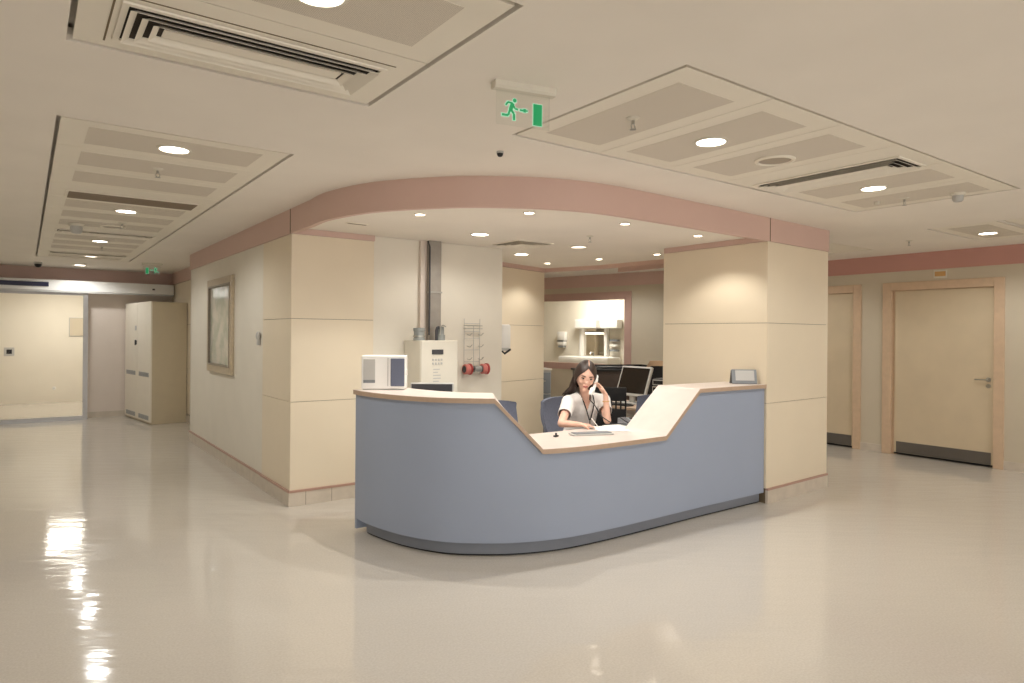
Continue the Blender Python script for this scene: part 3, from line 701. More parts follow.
mb().box(-.052, .097, -.092, 0, .46, .475).build('strap', 'chrome', t)
rk = thing('wire_rack', 'thin chrome wire rack hanging on the alcove wall', 'wire rack', (3.717, WY, 1.09))
m = mb()
for x in (-.095, .095): m.tube([(x, -.02, 0), (x, -.02, .57)], .0028, 6)
for x in (.02,): m.tube([(x, -.02, .05), (x, -.02, .5)], .0025, 6)
for z in (.03, .13, .25, .37, .44, .52): m.tube([(-.095, -.02, z), (.095, -.02, z)], .0028, 6)
m.build('wire_grid', 'lgrey', rk, True)
for z in (.15, .28, .40):
    for x in (-.06, .075): mb().tube([(x, -.02, z+.01), (x+.005, -.07, z), (x+.02, -.09, z+.025)], .003, 6).build('hook', 'chrome', rk, True)
m = mb()
for z in (.468, .498): m.tube([(-.10, -.02, z), (-.10, -.06, z), (.10, -.06, z), (.10, -.02, z)], .004, 6)
m.build('top_shelf', 'chrome', rk, True)
mb().tube([(-.125, -.065, .055), (.175, -.065, .055)], .014, 10).build('roll_bar', 'dgrey', rk, True)
tr0 = thing('tape_roll', 'red and pink roll on the left end of the wire rack bar', 'roll', (3.655, WY-.065, 1.145), 0, 'rolls on the wire rack')
mb().at(ry=PI/2).lathe([(.047, -.055), (.052, -.05), (.052, -.005), (.047, 0)], 24).build('roll', 'rose', tr0, True)
mb().at(ry=PI/2).lathe([(.058, 0), (.058, .016), (.04, .018)], 24).build('flange', 'red', tr0, True)
mb().at(ry=PI/2).lathe([(.035, -.058), (.035, -.054), (.0, -.053)], 20).build('core', 'dgrey', tr0, True)
dup(tr0, (3.86, WY-.065, 1.145), 0, 'red and pink roll on the right end of the wire rack bar')
t = thing('clear_cylinder', 'clear cylinder between the two red rolls on the wire rack', 'cylinder', (3.76, WY-.065, 1.145))
mb().at(ry=PI/2).lathe([(.034, -.045), (.034, .035), (.0, .036)], 20).build('cylinder', 'clearp', t, True)
t = thing('soap_dispenser', 'tall white wall dispenser with black lever at the corner of the alcove wall', 'dispenser', (4.106, 5.95, 1.46))
mb().box(0, .165, -.06, .06, -.12, .15, .02).build('body', 'white', t, True)
mb().box(.03, .14, -.064, .064, -.135, -.10, .008).build('collar', 'lgrey', t, True)
mb().tube([(.06, -.03, -.13), (.08, -.06, -.165), (.15, -.07, -.12)], .012, 8).build('lever', 'black', t, True)
# ================================================================== WASH ROOM BEHIND THE WINDOW
def wr(name, label, cat, s, o, z): p = A+d*s+nn*o; return thing(name, label, cat, (p.x, p.y, z), math.atan2(d.y, d.x))
# local x along the wall (towards viewer's right), local -y towards the viewer?  nn = local +y rotated: check sign
# with rz = angle of d, local +y = (-d.y, d.x) = (.9723, .2339) = nn : away from the viewer
t = wr('soap_dispenser', 'white soap dispenser on the wall seen through the pass-through window', 'dispenser', -.73, 1.59, 1.40)
mb().box(-.10, .10, -.11, 0, -.02, .17, .02).build('body', 'white', t, True); mb().box(-.085, .085, -.12, 0, -.12, -.03, .02).build('nozzle_cover', 'white', t, True)
mb().box(-.08, .08, -.125, -.01, -.035, -.018).build('gap', 'dgrey', t); mb().box(-.07, .07, -.11, -.01, -.165, -.125, .01).build('drip_tray', 'grey', t)
t = wr('wash_station', 'white lit double wash station with columns and mirror in the wash room', 'wash station', .1, 1.6, 0)
mb().box(-.62, .58, -.5, 0, .90, 1.07, .03).build('basin', 'white', t, True)
mb().box(-.5, .5, -.42, -.02, .3, .9, .01).build('cabinet_base', 'white', t)
mb().box(-.37, .31, -.02, -.005, 1.08, 1.68, .003).build('mirror', 'mirror', t)
for x in (-.37, .23): mb().box(x, x+.07, -.10, 0, 1.06, 1.66, .01).build('column', 'white', t)
mb().box(-.42, .10, -.2, 0, 1.64, 1.82, .015).build('lamp_head', 'white', t); mb().box(.19, .60, -.2, 0, 1.64, 1.82, .015).build('lamp_head', 'white', t)
mb().box(-.19, .10, -.15, -.02, 1.52, 1.56, .004).build('light_strip', 'lampD', t); mb().box(-.19, .10, -.16, -.02, 1.56, 1.58, .004).build('shelf', 'dgrey', t)
for z in (1.40, 1.30, 1.20): mb().box(.36, .54, -.1, 0, z-.02, z+.02, .004).build('holder', 'grey' if z != 1.3 else 'white', t)
mb().tube([(0.0, -.12, 1.07), (0.0, -.12, 1.15), (0, -.22, 1.15), (0, -.24, 1.12)], .012, 8).build('tap', 'chrome', t, True)
# ================================================================== THINGS ON THE COUNTER
def rbox(m, *a, b=.006): return m.box(*a, b)
t = thing('desktop_device', 'white box-shaped desktop device with grey and slate panels on left counter', 'device', (2.215, 4.70, HI), math.radians(-32))
# local x runs along the front face (camera side), local -y faces the viewer
mb().box(-.165, .165, -.03, .14, .008, .262, .008).build('housing', 'white', t)
mb().box(-.155, .155, -.02, .13, 0, .008).build('foot', 'lgrey', t)
g_ = mb().box(-.150, -.062, -.034, -.029, .055, .235, .002).build('grey_panel', 'lgrey', t)
mb().box(-.150, -.062, -.036, -.033, .055, .078).build('grey_strip', 'grey', t)
mb().box(.030, .037, -.033, -.029, .03, .245).build('groove', 'lgrey', t)
mb().box(.055, .158, -.040, -.029, .03, .240, .004).build('slate_door', 'slate', t)
mb().box(.165, .176, -.01, .03, .11, .155, .003).build('side_knob', 'white', t)
t = thing('digital_photo_frame', 'small silver framed display standing on the right end of the counter', 'photo frame', (5.10, 3.85, HI), math.radians(-32))
t.location = (5.275, 3.67, HI); t.rotation_euler = (0, 0, math.radians(-42))
def tilt(mm, ang=math.radians(-18)): return mm.at(0, -.03, .0, rx=ang)
tilt(mb()).box(-.115, .105, -.008, .008, .002, .135, .004).build('frame', 'grey', t)
tilt(mb()).box(-.083, .081, -.011, -.0075, .030, .124).build('screen_sheet', 'lgrey', t)
mb().grid([[(-.117, -.02, .004), (-.117, .075, 0), (-.117, .02, .12)], [(-.108, -.02, .004), (-.108, .075, 0), (-.108, .02, .12)]], True, True).build('side_support', 'black', t)
mb().box(-.09, .09, .06, .075, 0, .01).build('rear_foot', 'black', t)
# monitor on the work surface behind the left counter
t = thing('computer_monitor', 'dark monitor whose top edge shows just above the left counter', 'monitor', (2.61, 4.66, .7215), math.radians(-35))
mb().box(-.17, .17, -.012, .022, .10, .392, .006).build('casing', 'lgrey', t); mb().box(-.16, .16, -.016, -.011, .11, .383).build('back_shell', 'dgrey', t)
mb().box(-.03, .03, .0, .03, .02, .12, .004).build('stand', 'lgrey', t); mb().box(-.11, .11, -.07, .10, 0, .02, .006).build('stand_foot', 'lgrey', t)
# papers, phone, pen on the low work surface
pz = LO+.0008
t = thing('paper_sheets', 'white paper sheets spread on the desk in front of the woman', 'papers', (3.93, 4.03, pz), math.radians(-25))
for k, (x, y, a) in enumerate(((-.03, .0, .1), (.04, -.02, -.12), (.14, .06, .25))):
    mb().at(x, y, .0012*k, rz=a).box(-.105, .105, -.148, .148, 0, .001).build('sheet', 'paper', t)
t = thing('desk_telephone', 'grey desk telephone base lying on the low part of the desk', 'telephone', (4.27, 4.06, .722), math.radians(-15))
m = mb(); m.grid([[(-.11, -.09, 0), (.11, -.09, 0), (.11, -.09, .02), (-.11, -.09, .02)], [(-.11, .10, 0), (.11, .10, 0), (.11, .10, .06), (-.11, .10, .06)]], True, True); m.build('base', 'grey', t)
m = mb().at(rx=math.atan2(.04, .19), z=.039)
for r_ in range(4):
    for c_ in range(3): m.box(-.01+c_*.032, .012+c_*.032, -.07+r_*.028, -.05+r_*.028, .0, .006, .002)
m.build('keypad', 'lgrey', t)
mb().at(rx=math.atan2(.04, .19), z=.04).box(-.10, -.045, -.08, .085, .0, .012, .005).build('cradle', 'dgrey', t)
mb().at(rx=math.atan2(.04, .19), z=.041).box(-.012, .085, .045, .08, .0, .004).build('display', 'screen', t)
t = thing('document_holder', 'grey folded document holder at the front of the low desk', 'document holder', (3.58, 3.86, LO+.0005), math.radians(-20))
mb().box(-.17, .17, -.05, .06, 0, .012, .005).build('folder', 'lgrey', t); mb().at(rz=.06, z=.0125).box(-.15, .16, -.035, .05, 0, .006, .002).build('document', 'grey', t)
t = thing('stamp', 'small black stamp lying on the pale low counter', 'stamp', (3.28, 3.93, LO), .3)
mb().box(-.022, .022, -.012, .012, 0, .012, .003).build('base', 'black', t); mb().lathe([(.008, .012), (.007, .022), (.010, .028), (0, .03)], 12).build('knob', 'dgrey', t, True)
# ================================================================== CHAIRS
def office_chair(name, label, loc, rz, back='fabric', top=.93, w=.46, group='blue-grey staff chairs'):
    """local -y is the direction the sitter faces"""
    t = thing(name, label, 'chair', loc, rz, group); hw_ = w/2
    mb().box(-.235, .235, -.24, .22, .43, .50, .03).build('seat', back, t, True)
    rows = []
    n = 10
    zb0 = .54
    for k in range(n+1):
        f = k/n; z = zb0+(top-zb0)*f; wd = hw_*(.9+.1*math.sin(PI*f)) if f < .9 else hw_*(.97-.06*(f-.9)*10)
        yb = .22+.05*math.sin(f*PI*.8)+.04*f
        row = []
        for j in range(9): u_ = -1+j/4; row.append((wd*u_, yb-.045*u_*u_-.0, z-(.02*u_*u_ if f > .95 else 0)))
        for j in range(9): u_ = 1-j/4; row.append((wd*u_, yb-.045*u_*u_+.045, z-(.02*u_*u_ if f > .95 else 0)))
        rows.append(row)
    bk = mb().grid(rows, True, True).build('backrest', back, t, True)
    mb().tube([(0, .10, .42), (0, .26, .43), (0, .31, .55), (0, .30, .66)], .02, 8).build('back_support', 'black', t, True)
    mb().tube([(0, 0, .10), (0, 0, .43)], .028, 12).build('gas_column', 'dgrey', t, True)
    for k in range(5):
        a = 2*PI*k/5; lg = mb().tube([(0, 0, .10), (.26*math.cos(a), .26*math.sin(a), .07)], .02, 8, rads=[.028, .016]).build('leg', 'dgrey', t, True)
        mb().at(.26*math.cos(a), .26*math.sin(a), .029, rz=a, ry=0, rx=PI/2).lathe([(.029, -.02), (.029, .02)], 14).build('castor', 'black', lg, True)
    return t
ch = office_chair('office_chair', 'blue-grey chair the woman sits on, its back showing left of her shoulder', (4.215, 4.70, 0), math.radians(3), w=.48, top=.90)
dup(ch, (3.47, 4.72, 0), math.radians(4), 'empty blue-grey chair behind the sloping left side of the desk')
dup(ch, (4.99, 4.50, 0), math.radians(-62), 'empty blue-grey chair behind the sloping right side of the desk')
# black mesh chair
t = office_chair('mesh_chair', 'black mesh-backed office chair just right of the woman', (4.94, 5.12, 0), math.radians(139), 'blackfab', .62, .3, None)
for c_ in list(t.children):
    if c_.name.startswith('backrest'): bpy.data.objects.remove(c_, do_unlink=True)
m = mb(); W_ = .20; zt_, zb_ = .975, .52
m.box(-W_, W_, .24, .262, zt_-.14, zt_, .008).box(-W_, W_, .24, .262, zb_, zt_-.22, .008)
for k in range(9): x = -W_+.0+k*(2*W_-.016)/8; m.box(x, x+.016, .243, .26, zt_-.23, zt_-.13)
m.box(-W_, W_, .245, .258, zt_-.184, zt_-.170)
m.build('backrest', 'blackfab', t, True)
# ---- rear desk with the monitor, beyond the right pillar
rd = thing('rear_desk', 'beige-edged staff desk behind the right pillar carrying the silver monitor', 'desk', (5.50, 5.55, 0))
mb().box(-.30, .30, -.72, .80, .705, .735, .004).build('desk_top', 'edge', rd)
mb().box(-.22, .28, -.70, -.30, .12, .70, .004).build('pedestal', 'darkwood', rd)
dw = mb().box(-.238, -.22, -.68, -.32, .60, .695, .003).build('drawer', 'top', rd); mb().box(-.255, -.238, -.56, -.44, .64, .65).build('drawer_handle', 'chrome', dw)
dw = mb().box(-.238, -.22, -.68, -.32, .38, .59, .003).build('drawer', 'darkwood', rd); mb().box(-.255, -.238, -.56, -.44, .50, .51).build('drawer_handle', 'chrome', dw)
for y in (.74,): mb().box(.25, .29, y, y+.04, 0, .705).build('leg', 'dgrey', rd)
for y in (.74,): mb().box(-.29, -.25, y, y+.04, 0, .705).build('leg', 'dgrey', rd)
mb().box(-.22, .28, -.70, -.30, 0, .12).build('pedestal_base', 'black', rd)
t = thing('computer_monitor', 'silver framed monitor with dark screen tilted back on the rear desk', 'monitor', (5.50, 5.30, .735), math.radians(-90))
# local -y faces world -x ; local x -> world -y
T_ = lambda: mb().at(0, 0, .09, rx=math.radians(-20))
T_().box(-.225, .225, -.012, .02, .0, .345, .006).build('casing', 'lgrey', t); T_().box(-.205, .205, -.0145, -.0118, .028, .325).build('screen', 'screen', t)
T_().box(-.16, .16, .018, .05, .05, .30, .012).build('rear_shell', 'grey', t)
mb().box(-.035, .035, .02, .05, .015, .16, .004).build('stand', 'lgrey', t); mb().box(-.13, .13, -.06, .12, 0, .016, .005).build('stand_foot', 'lgrey', t)
t = thing('keyboard', 'dark keyboard lying on the rear desk before the silver monitor', 'keyboard', (5.29, 5.30, .735), math.radians(-90))
mb().box(-.2, .2, -.06, .06, 0, .018, .004).build('tray', 'dgrey', t)
m = mb()
for r_ in range(4):
    for c_ in range(12): m.box(-.185+c_*.031, -.16+c_*.031, -.05+r_*.025, -.03+r_*.025, .018, .024)
m.build('keys', 'black', t)
# tan chair back with dark seat beyond the monitor
t = thing('leather_chair', 'tan curved-back chair with dark upholstery beside the pillar edge behind monitor', 'chair', (6.52, 5.78, 0), math.radians(-60))
rows = []
for k in range(11):
    f = k/10; z = .55+.62*f; row = []; wd = .29*(1-.45*max(0, f-.55)**1.3/.45**1.3*.9)
    for j in range(9): u_ = -1+j/4; row.append((wd*u_, .26+.08*f-.12*u_*u_, z))
    for j in range(9): u_ = 1-j/4; row.append((wd*u_, .34+.08*f-.12*u_*u_, z))
    rows.append(row)
mb().grid(rows, True, True).build('back_shell', 'tan', t, True)
mb().at(0, -.045, 0).grid([[(x*.86, y*.97-.0, .57+(z-.55)*.86) for x, y, z in r_] for r_ in rows], True, True).build('back_cushion', 'blackfab', t, True)
mb().box(-.27, .27, -.26, .26, .42, .52, .04).build('seat', 'blackfab', t, True)
mb().tube([(0, 0, .06), (0, 0, .42)], .03, 12).build('column', 'dgrey', t, True); mb().lathe([(.26, 0), (.26, .02), (.05, .05), (0, .05)], 28).build('base', 'dgrey', t, True)
# binders standing on the rear desk
for k in range(4):
    t = thing('ring_binder', ('lowest', 'second lowest', 'second highest', 'topmost')[k]+' ring binder of the stack on the rear desk beside the pillar', 'binder', (5.69, 4.96, .735+.075*k), math.radians(-90+k*4), 'binders on the rear desk')
    mb().box(-.10, .10, -.10, .10, .002, .060, .004).build('cover', 'offwhite' if k % 2 == 0 else 'lgrey', t)
    mb().box(-.09, .09, -.1015, -.095, .012, .052).build('spine_label', 'black', t)
    mb().box(-.095, .095, -.095, .095, .060, .0735).build('page_edge', 'dgrey', t)
# dark sideboard below the window and small grey cabinet by the inner pillar
t = thing('sideboard', 'low dark brown sideboard with a pale divider below the pass-through window', 'sideboard', (6.62, 6.60, 0), math.radians(-25))
mb().box(-.60, .60, -.2, .2, .05, 1.02, .004).build('body', 'darkwood', t)
for x in (-.58, .02): mb().box(x, x+.56, -.215, -.2, .08, .98, .003).build('door', 'darkwood', t)
mb().box(-.018, .018, -.225, -.2, .08, .99).build('divider', 'chrome', t); mb().box(-.62, .62, -.23, .22, 1.02, 1.045, .003).build('top', 'black', t)
mb().box(-.58, .58, -.18, .18, 0, .05).build('plinth', 'black', t)
t = thing('document_tray', 'black document tray on the dark sideboard', 'tray', (6.62, 6.60, 1.045), math.radians(-25))
mb().box(-.40, .40, -.15, .15, 0, .012, .003).box(-.40, -.39, -.15, .15, .012, .05).box(.39, .40, -.15, .15, .012, .05).box(-.39, .39, .14, .15, .012, .05).build('tray', 'black', t)
mb().box(-.3, .25, -.13, .12, .013, .03, .002).build('papers', 'dgrey', t)
t = thing('filing_cabinet', 'small grey filing cabinet showing at the inner pillar edge below the window', 'cabinet', (5.965, 7.62, 0), math.radians(-17))
mb().box(-.14, .14, -.25, .25, .03, 1.0, .004).build('body', 'lgrey', t); mb().box(-.15, .15, -.265, .26, 1.0, 1.025, .003).build('top', 'offwhite', t)
for k in range(3):
    q = mb().box(-.13, .13, -.262, -.25, .06+k*.31, .35+k*.31, .003).build('drawer', 'grey', t); mb().box(-.05, .05, -.275, -.262, .22+k*.31, .24+k*.31).build('drawer_handle', 'chrome', q)
mb().box(-.12, .12, -.23, .23, 0, .03).build('plinth', 'dgrey', t)
# ================================================================== THE WOMAN
HC = Vector((3.985, 4.38, 1.146))
def remesh(src, name, m, parent, vox, it=4, fac=.5):
    tmp = src.build('tmp', m, None)
    md = tmp.modifiers.new('r', 'REMESH'); md.mode = 'VOXEL'; md.voxel_size = vox; md.use_smooth_shade = True
    md = tmp.modifiers.new('s', 'SMOOTH'); md.iterations = it; md.factor = fac
    bpy.context.view_layer.update()
    dg = bpy.context.evaluated_depsgraph_get(); me = bpy.data.meshes.new_from_object(tmp.evaluated_get(dg)); bpy.data.objects.remove(tmp, do_unlink=True)
    me.name = name; o = bpy.data.objects.new(name, me); COL.objects.link(o); o.parent = parent
    for p in me.polygons: p.use_smooth = True
    if not me.materials: me.materials.append(M[m])
    return o
P0 = Vector((4.14, 4.62, 0))
woman = thing('person', 'dark-haired woman in white scrub top and lanyard seated at the desk, phoning and writing', 'person', tuple(P0))
def L_(p): return Vector(p)-P0
# joints (world)
pel = Vector((4.14, 4.64, .56)); abd = Vector((4.13, 4.60, .70)); che = Vector((4.10, 4.53, .85)); nb = Vector((4.055, 4.465, .975))
rs = Vector((3.90, 4.50, .905)); ls = Vector((4.27, 4.45, .905)); re_ = Vector((3.63, 4.28, .762)); le = Vector((4.105, 4.225, .762))
rh = Vector((3.755, 4.175, .755)); lw = Vector((4.09, 4.235, .985))
HEAD = Matrix.Translation(HC) @ Euler((math.radians(17), 0, math.radians(-33)), 'XYZ').to_matrix().to_4x4() @ Matrix.Rotation(math.radians(7), 4, 'Y') @ Matrix.Scale(1.09, 4)
# head local: -y is the face direction, x is image right, z up.
def hp(x, y, z): return HEAD @ Vector((x, y, z))
def headshape(p):
    q = p.copy()
    if q.z < 0:                                   # narrowing jaw and chin
        k = -q.z; q.x *= 1-.42*k**1.6; q.y = q.y*(1-.28*k) - .10*k if q.y < 0 else q.y*(1-.45*k)-.06*k
    if q.y < 0: q.x *= 1-.06*(-q.y)
    return q
b = mb().at(-P0.x, -P0.y, -P0.z)
for A_, B_, ra, rb in ((pel, abd, .135, .115), (abd, che, .115, .12), (che, nb, .10, .052), (che+Vector((-.10, .01, .01)), rs, .075, .050), (che+Vector((.09, -.01, .01)), ls, .075, .050),
                       (rs, re_, .046, .034), (ls, le, .046, .034), (re_, rh, .034, .021), (le, lw, .034, .021), (nb, hp(0, .025, -.07), .045, .042)):
    b.cone(A_, B_, ra, rb)
b.cone(pel+Vector((-.07, 0, 0)), Vector((4.02, 4.17, .50)), .085, .06); b.cone(pel+Vector((.07, 0, 0)), Vector((4.22, 4.17, .50)), .085, .06)
b.cone(Vector((4.02, 4.17, .50)), Vector((4.03, 4.22, .10)), .055, .035); b.cone(Vector((4.22, 4.17, .50)), Vector((4.22, 4.22, .10)), .055, .035)
b.cone(Vector((4.03, 4.22, .055)), Vector((4.03, 4.06, .035)), .04, .03); b.cone(Vector((4.22, 4.22, .055)), Vector((4.22, 4.06, .035)), .04, .03)
# head in the same surface
T0 = b.T.copy(); b.T = T0 @ HEAD
b.ell((0, 0, .0), (.079, .096, .120), 28, 20, headshape)
b.ell((0, -.070, -.015), (.011, .022, .026), 10, 8)                       # nose bridge
b.ell((0, -.094, -.028), (.014, .014, .011), 10, 8)                       # nose tip
b.ell((0, -.078, -.060), (.024, .014, .013), 10, 8)                       # mouth mound
b.ell((0, -.074, -.094), (.020, .018, .015), 10, 8)                       # chin
b.ell((-.036, -.066, -.030), (.022, .016, .022), 10, 8); b.ell((.036, -.066, -.030), (.022, .016, .022), 10, 8)   # cheeks
b.ell((0, -.074, .030), (.050, .018, .018), 12, 8)                        # brow
for sx_ in (-1, 1): b.ell((sx_*.074, .012, -.018), (.010, .018, .028), 10, 8)   # ears
b.T = T0
def hand(m, wrist, dirn, palm_n, side, curls, rad=.0072, sc=1.0):
    """palm from the wrist along dirn; side = direction from little finger to index; palm_n = palm facing"""
    dirn = dirn.normalized(); palm_n = (palm_n-dirn*palm_n.dot(dirn)).normalized(); side = (side-dirn*side.dot(dirn)-palm_n*side.dot(palm_n)).normalized()
    for k in range(5): q = -.026+.013*k; m.cone(wrist+side*q*.6, wrist+dirn*.072*sc+side*q, .013, .0115, 10)
    ln = (.058, .068, .072, .066)
    for f in range(4):
        q = -.029+.0193*f; p = wrist+dirn*.076*sc+side*q; dd = dirn.copy()
        for sgi, frac in enumerate((.45, .32, .23)):
            an = curls[f]*(0.55+.35*sgi); R_ = Matrix.Rotation(an, 3, dirn.cross(palm_n)); dd = (Matrix.Rotation(an, 3, dd.cross(palm_n).normalized() if dd.cross(palm_n).length > .2 else dirn.cross(palm_n).normalized()) @ dd)
            e_ = p+dd*ln[f]*frac*sc; m.cone(p, e_, rad*(1-.08*sgi), rad*(.92-.1*sgi), 9); p = e_
    th0 = wrist+dirn*.020+side*.022; th1 = th0+(side*.8+dirn*.7+palm_n*.35).normalized()*.034; th2 = th1+(dirn*.9+side*.1+palm_n*.6).normalized()*.028
    m.cone(th0, th1, .0125, .0095, 10); m.cone(th1, th2, .009, .0075, 9); return p
# right hand writing (image left), left hand holding the phone
wd_ = (Vector((3.845, 4.11, .745))-rh)
hand(b, rh, wd_, Vector((.2, -.1, -1)), Vector((-.5, -.9, 0)), (.75, .7, .6, .45))
ear = hp(.082, -.012, -.02); mouthp = hp(.048, -.105, -.085)
pd = (mouthp-ear).normalized()
ph_c = (ear+mouthp)/2+ (HEAD.to_3x3() @ Vector((.014, 0, 0)))
hand(b, lw, (ph_c+Vector((.02, 0, .03)))-lw, HEAD.to_3x3() @ Vector((-1, 0, 0)), HEAD.to_3x3() @ Vector((0, -.6, .8)), (.55, .5, .45, .25))
b.T = T0
body = remesh(b, 'body', 'skin', woman, .0055, 5, .5)
# face details
Hm = Matrix.Translation(-P0) @ HEAD
def face_part(name, mt, fn): m = mb(); m.T = Hm.copy(); fn(m); return m.build(name, mt, woman, True)
for sx_ in (-1, 1):
    x = sx_*.031
    face_part('eye', 'eyew', lambda m: m.ell((x, -.083, .004), (.0125, .006, .0055), 12, 8))
    face_part('iris', 'iris', lambda m: m.ell((x, -.0872, .002), (.0075, .004, .0056), 10, 8))
    face_part('eyelash', 'brow', lambda m: m.tube([(x-.015*sx_, -.0845, .005), (x, -.0910, .0095), (x+.016*sx_, -.0815, .006)], .0024, 6))
    face_part('eyebrow', 'brow', lambda m: m.tube([(x-.016*sx_, -.0945, .021), (x+.002*sx_, -.0935, .0265), (x+.022*sx_, -.078, .021)], .0034, 6, rads=[.0034, .0034, .0014]))
face_part('lips', 'lips', lambda m: (m.tube([(-.021, -.083, -.0615), (-.009, -.0925, -.057), (0, -.0938, -.0590), (.009, -.0925, -.057), (.021, -.083, -.0615)], .0036, 8, rads=[.001, .0038, .0034, .0038, .001]),
                                     m.tube([(-.020, -.083, -.063), (0, -.0935, -.0668), (.020, -.083, -.063)], .004, 8, rads=[.001, .0046, .001])))
# hair: cap with centre parting, long lock falling behind her right shoulder (image left)
h = mb(); h.T = Hm.copy()
def cap(p):
    q = p.copy(); return q
rows = []
def hairpt(az, el):      # az 0 = back(+y), radius shell round the skull
    x = math.sin(az)*math.cos(el); y = math.cos(az)*math.cos(el); z = math.sin(el)
    q = headshape(Vector((x, y, z*.9))) if z > 0 else Vector((x, y, z))
    s_ = 1.10 if y > -.3 else 1.06
    dip = -.001*math.exp(-(x/.08)**2) if y < .3 and z > .3 else 0
    return (q.x*.084*s_, q.y*.098*s_+.004, q.z*.131*s_-dip)
N = 32
for e_ in range(9):
    row = []
    for k in range(N):
        az = 2*PI*k/N; fr = abs(math.atan2(math.sin(az), math.cos(az)))/PI     # 0 back .. 1 front
        lo = -1.0 if fr < .50 else (-1.0+(fr-.50)/.22*1.15 if fr < .72 else .15+(fr-.72)/.28*.62)
        el = lo+(PI/2-.03-lo)*e_/8; row.append(hairpt(az, el))
    rows.append(row)
h.grid(rows, True); 
for f_ in [f_ for f_ in h.bm.faces]: pass
bmesh.ops.holes_fill(h.bm, edges=[e_ for e_ in h.bm.edges if e_.is_boundary and max(v_.co.z for v_ in e_.verts) > (Hm @ Vector((0, 0, .12))).z], sides=64)
bmesh.ops.recalc_face_normals(h.bm, faces=h.bm.faces)
g_ = bmesh.ops.solidify(h.bm, geom=h.bm.faces[:], thickness=.006)
hair = h.build('hair', 'hair', woman, True)
pp = []
for k in range(7):
    x_, y_, z_ = hairpt(PI, .86+(PI/2-.03-.86)*k/6); pp.append((x_+.002, y_*1.02, z_+.0055))
m = mb(); m.T = Hm.copy(); m.tube(pp, .003, 6, rads=[.001, .0034, .0036, .0034, .003, .002, .001]).build('hair_parting', 'skin', hair, True)
h = mb().at(-P0.x, -P0.y, 0)
W3 = lambda x, y, z: hp(x, y, z)
locks = []
for k in range(9):                       # long hair down her back and right shoulder
    u_ = k/8
    s0 = W3(-.068+.10*u_*1.0, -.015+.10*math.sin(u_*PI*.6), .02+.03*u_)
    s1 = W3(-.082+.11*u_, .03+.075*math.sin(u_*PI*.6), -.07)
    s2 = Vector((3.915+.11*u_, 4.50+.06*u_, 1.03)); s3 = Vector((3.885+.16*u_, 4.57+.05*u_, .97-.12*u_))
    h.tube([s0, s0.lerp(s1, .5)+Vector((-.004, .006, 0)), s1, s1.lerp(s2, .55), s2, s3], .012, 8, rads=[.016, .021, .022, .02, .017, .006])
lk_ = h.build('hair_lock', 'hair', hair, True)
# clothes
c = mb().at(-P0.x, -P0.y, -P0.z)
for A_, B_, ra, rb in ((pel, abd, .152, .128), (abd, che, .128, .132), (che, nb+Vector((0, .01, -.045)), .114, .075), (che+Vector((-.10, .01, .01)), rs, .088, .064), (che+Vector((.09, -.01, .01)), ls, .088, .064),
                       (rs, rs.lerp(re_, .62), .061, .056), (ls, ls.lerp(le, .56), .061, .056), (nb+Vector((-.04, .02, -.035)), rs, .055, .055), (nb+Vector((.04, .02, -.035)), ls, .055, .055)):
    c.cone(A_, B_, ra, rb)
top = remesh(c, 'scrub_top', 'scrub', woman, .0075, 4, .5)
bm = bmesh.new(); bm.from_mesh(top.data)
fdir = Vector((-.35, -.94, 0)).normalized(); sdir = Vector((.94, -.35, 0)).normalized(); nbl = nb-P0
kill = []
for f_ in bm.faces:
    q = f_.calc_center_median(); r_ = q-nbl; fr = r_.dot(fdir); sd_ = r_.dot(sdir); z = q.z
    # open sleeve ends
    for S_, E_, fracn in ((rs, re_, .60), (ls, le, .53)):
        ax = (E_-S_); tt = (q+P0-S_).dot(ax)/ax.length_squared
        if tt > fracn and ((q+P0)-(S_+ax*tt)).length < .085 and q.z+0 > .6: kill.append(f_); break
    else:
        vtop = nbl.z-.005; vbot = nbl.z-.155
        if z > vbot and fr > .0 and abs(sd_+.0) < .058*(z-vbot)/(vtop-vbot): kill.append(f_)
        elif z > nbl.z-.002 and Vector((r_.x, r_.y)).length < .075: kill.append(f_)
bmesh.ops.delete(bm, geom=kill, context='FACES'); bm.to_mesh(top.data); bm.free()
sm = top.modifiers.new('solid', 'SOLIDIFY'); sm.thickness = .004; sm.offset = 1
tq = mb().at(-P0.x, -P0.y, 0)
tq.cone(pel+Vector((-.07, 0, 0)), Vector((4.02, 4.17, .50)), .11, .072).cone(pel+Vector((.07, 0, 0)), Vector((4.22, 4.17, .50)), .11, .072)
tq.cone(Vector((4.02, 4.17, .50)), Vector((4.03, 4.22, .12)), .068, .055).cone(Vector((4.22, 4.17, .50)), Vector((4.22, 4.22, .12)), .068, .055)
remesh(tq, 'trousers', 'scrub', woman, .012, 3)
for x in (4.03, 4.22):
    mb().at(-P0.x, -P0.y, 0).box(x-.045, x+.045, 4.01, 4.27, 0.0, .075, .02).build('shoe', 'white', woman, True)
mb().at((ls.lerp(le, .2)).x-P0.x, 0, 0)
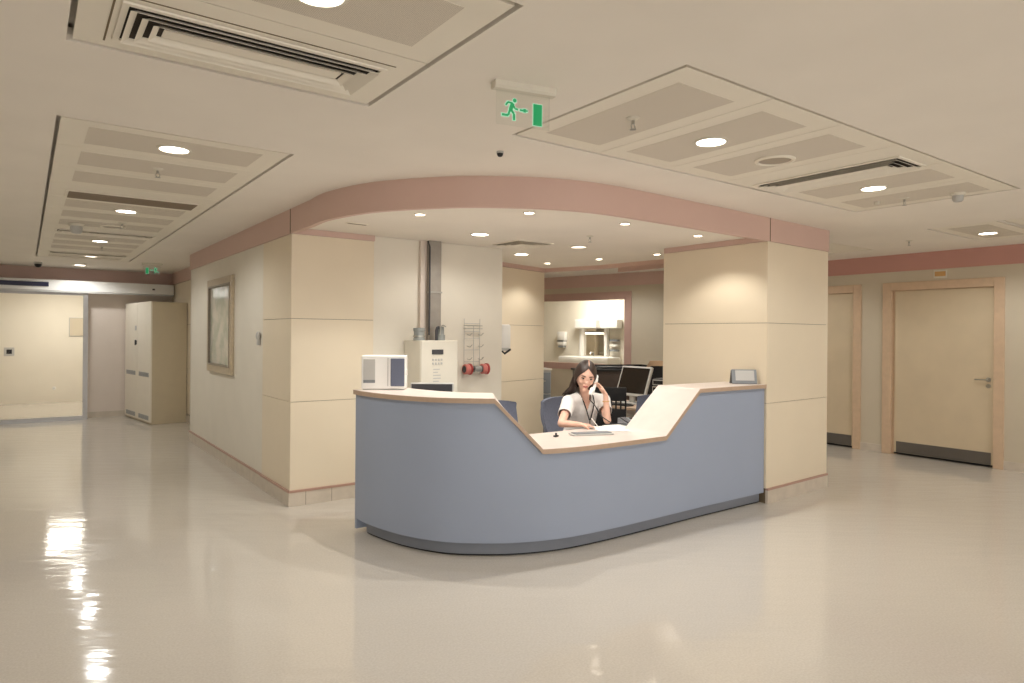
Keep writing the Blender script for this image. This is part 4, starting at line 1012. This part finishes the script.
# lanyard: two straps from the neck meeting on the chest, badge
ch_ = che+fdir*.155+Vector((0, 0, -.10)); nk = nb+Vector((0, .055, .03))
def surf(p, k): return p
for sg, nm in ((-1, 'lanyard'), (1, 'lanyard')):
    pts = [nb+sdir*sg*.052+Vector((0, .02, .015)), nb+sdir*sg*.060+fdir*.045+Vector((0, 0, -.01)), che+sdir*sg*.050+fdir*.135+Vector((0, 0, .055)), che+sdir*sg*.028+fdir*.150+Vector((0, 0, -.02)), ch_+sdir*sg*.004]
    m = mb().at(-P0.x, -P0.y, 0); rows = []
    for p in pts: rows.append([p-sdir*.0055, p+sdir*.0055, p+sdir*.0055+fdir*.003, p-sdir*.0055+fdir*.003])
    m.grid(rows, True, True).build(nm, 'black', woman)
m = mb().at(-P0.x, -P0.y, 0); p = ch_; m.grid([[p-sdir*.004, p+sdir*.004, p+sdir*.004+fdir*.004, p-sdir*.004+fdir*.004], [p-sdir*.004+Vector((0, 0, -.05)), p+sdir*.004+Vector((0, 0, -.05)), p+sdir*.004+fdir*.004+Vector((0, 0, -.05)), p-sdir*.004+fdir*.004+Vector((0, 0, -.05))]], True, True).build('badge_clip', 'black', woman)
# bracelet on the raised wrist
a = le.lerp(lw, .74); ax = (lw-le).normalized(); e1 = ax.cross(Vector((1, 0, 0))).normalized(); e2 = ax.cross(e1)
mb().at(-P0.x, -P0.y, 0).tube([a+(e1*math.cos(q*PI/8)+e2*math.sin(q*PI/8))*.0275 for q in range(17)], .004, 6).build('bracelet', 'gold', woman, True)
# telephone handset (held: its own thing) and pen
hs = thing('phone_handset', 'white telephone handset held to her ear in the raised hand', 'telephone handset', tuple(ph_c))
X3 = HEAD.to_3x3() @ Vector((1, 0, 0))
o3 = X3*.004
m = mb().at(-ph_c.x, -ph_c.y, -ph_c.z)
m.cone(ear+o3+pd*-.035, ear+o3+pd*.02, .017, .019, 12).cone(ear+pd*.0+X3*.012, mouthp+X3*.012, .0145, .0145, 12).cone(mouthp+pd*-.02, mouthp+pd*.03, .018, .017, 12)
m.build('handset_body', 'white', hs, True)
cb = mb().at(-ph_c.x, -ph_c.y, -ph_c.z).tube([mouthp+pd*.045, mouthp+pd*.06+Vector((0, 0, -.03)), Vector((4.00, 4.28, .90)), Vector((4.03, 4.22, .80)), Vector((4.06, 4.12, .748)), Vector((4.17, 4.03, .745))], .0045, 8)
cb.build('cord', 'black', hs, True)
pen = thing('pen', 'slim white pen held in her writing hand over the papers', 'pen', (3.865, 4.085, .738))
mb().tube([(.0, -.008, -.010), (-.002, -.006, -.004), (-.055, .02, .070), (-.058, .022, .074)], .0045, 8, rads=[.001, .0042, .0042, .003]).build('barrel', 'white', pen, True)
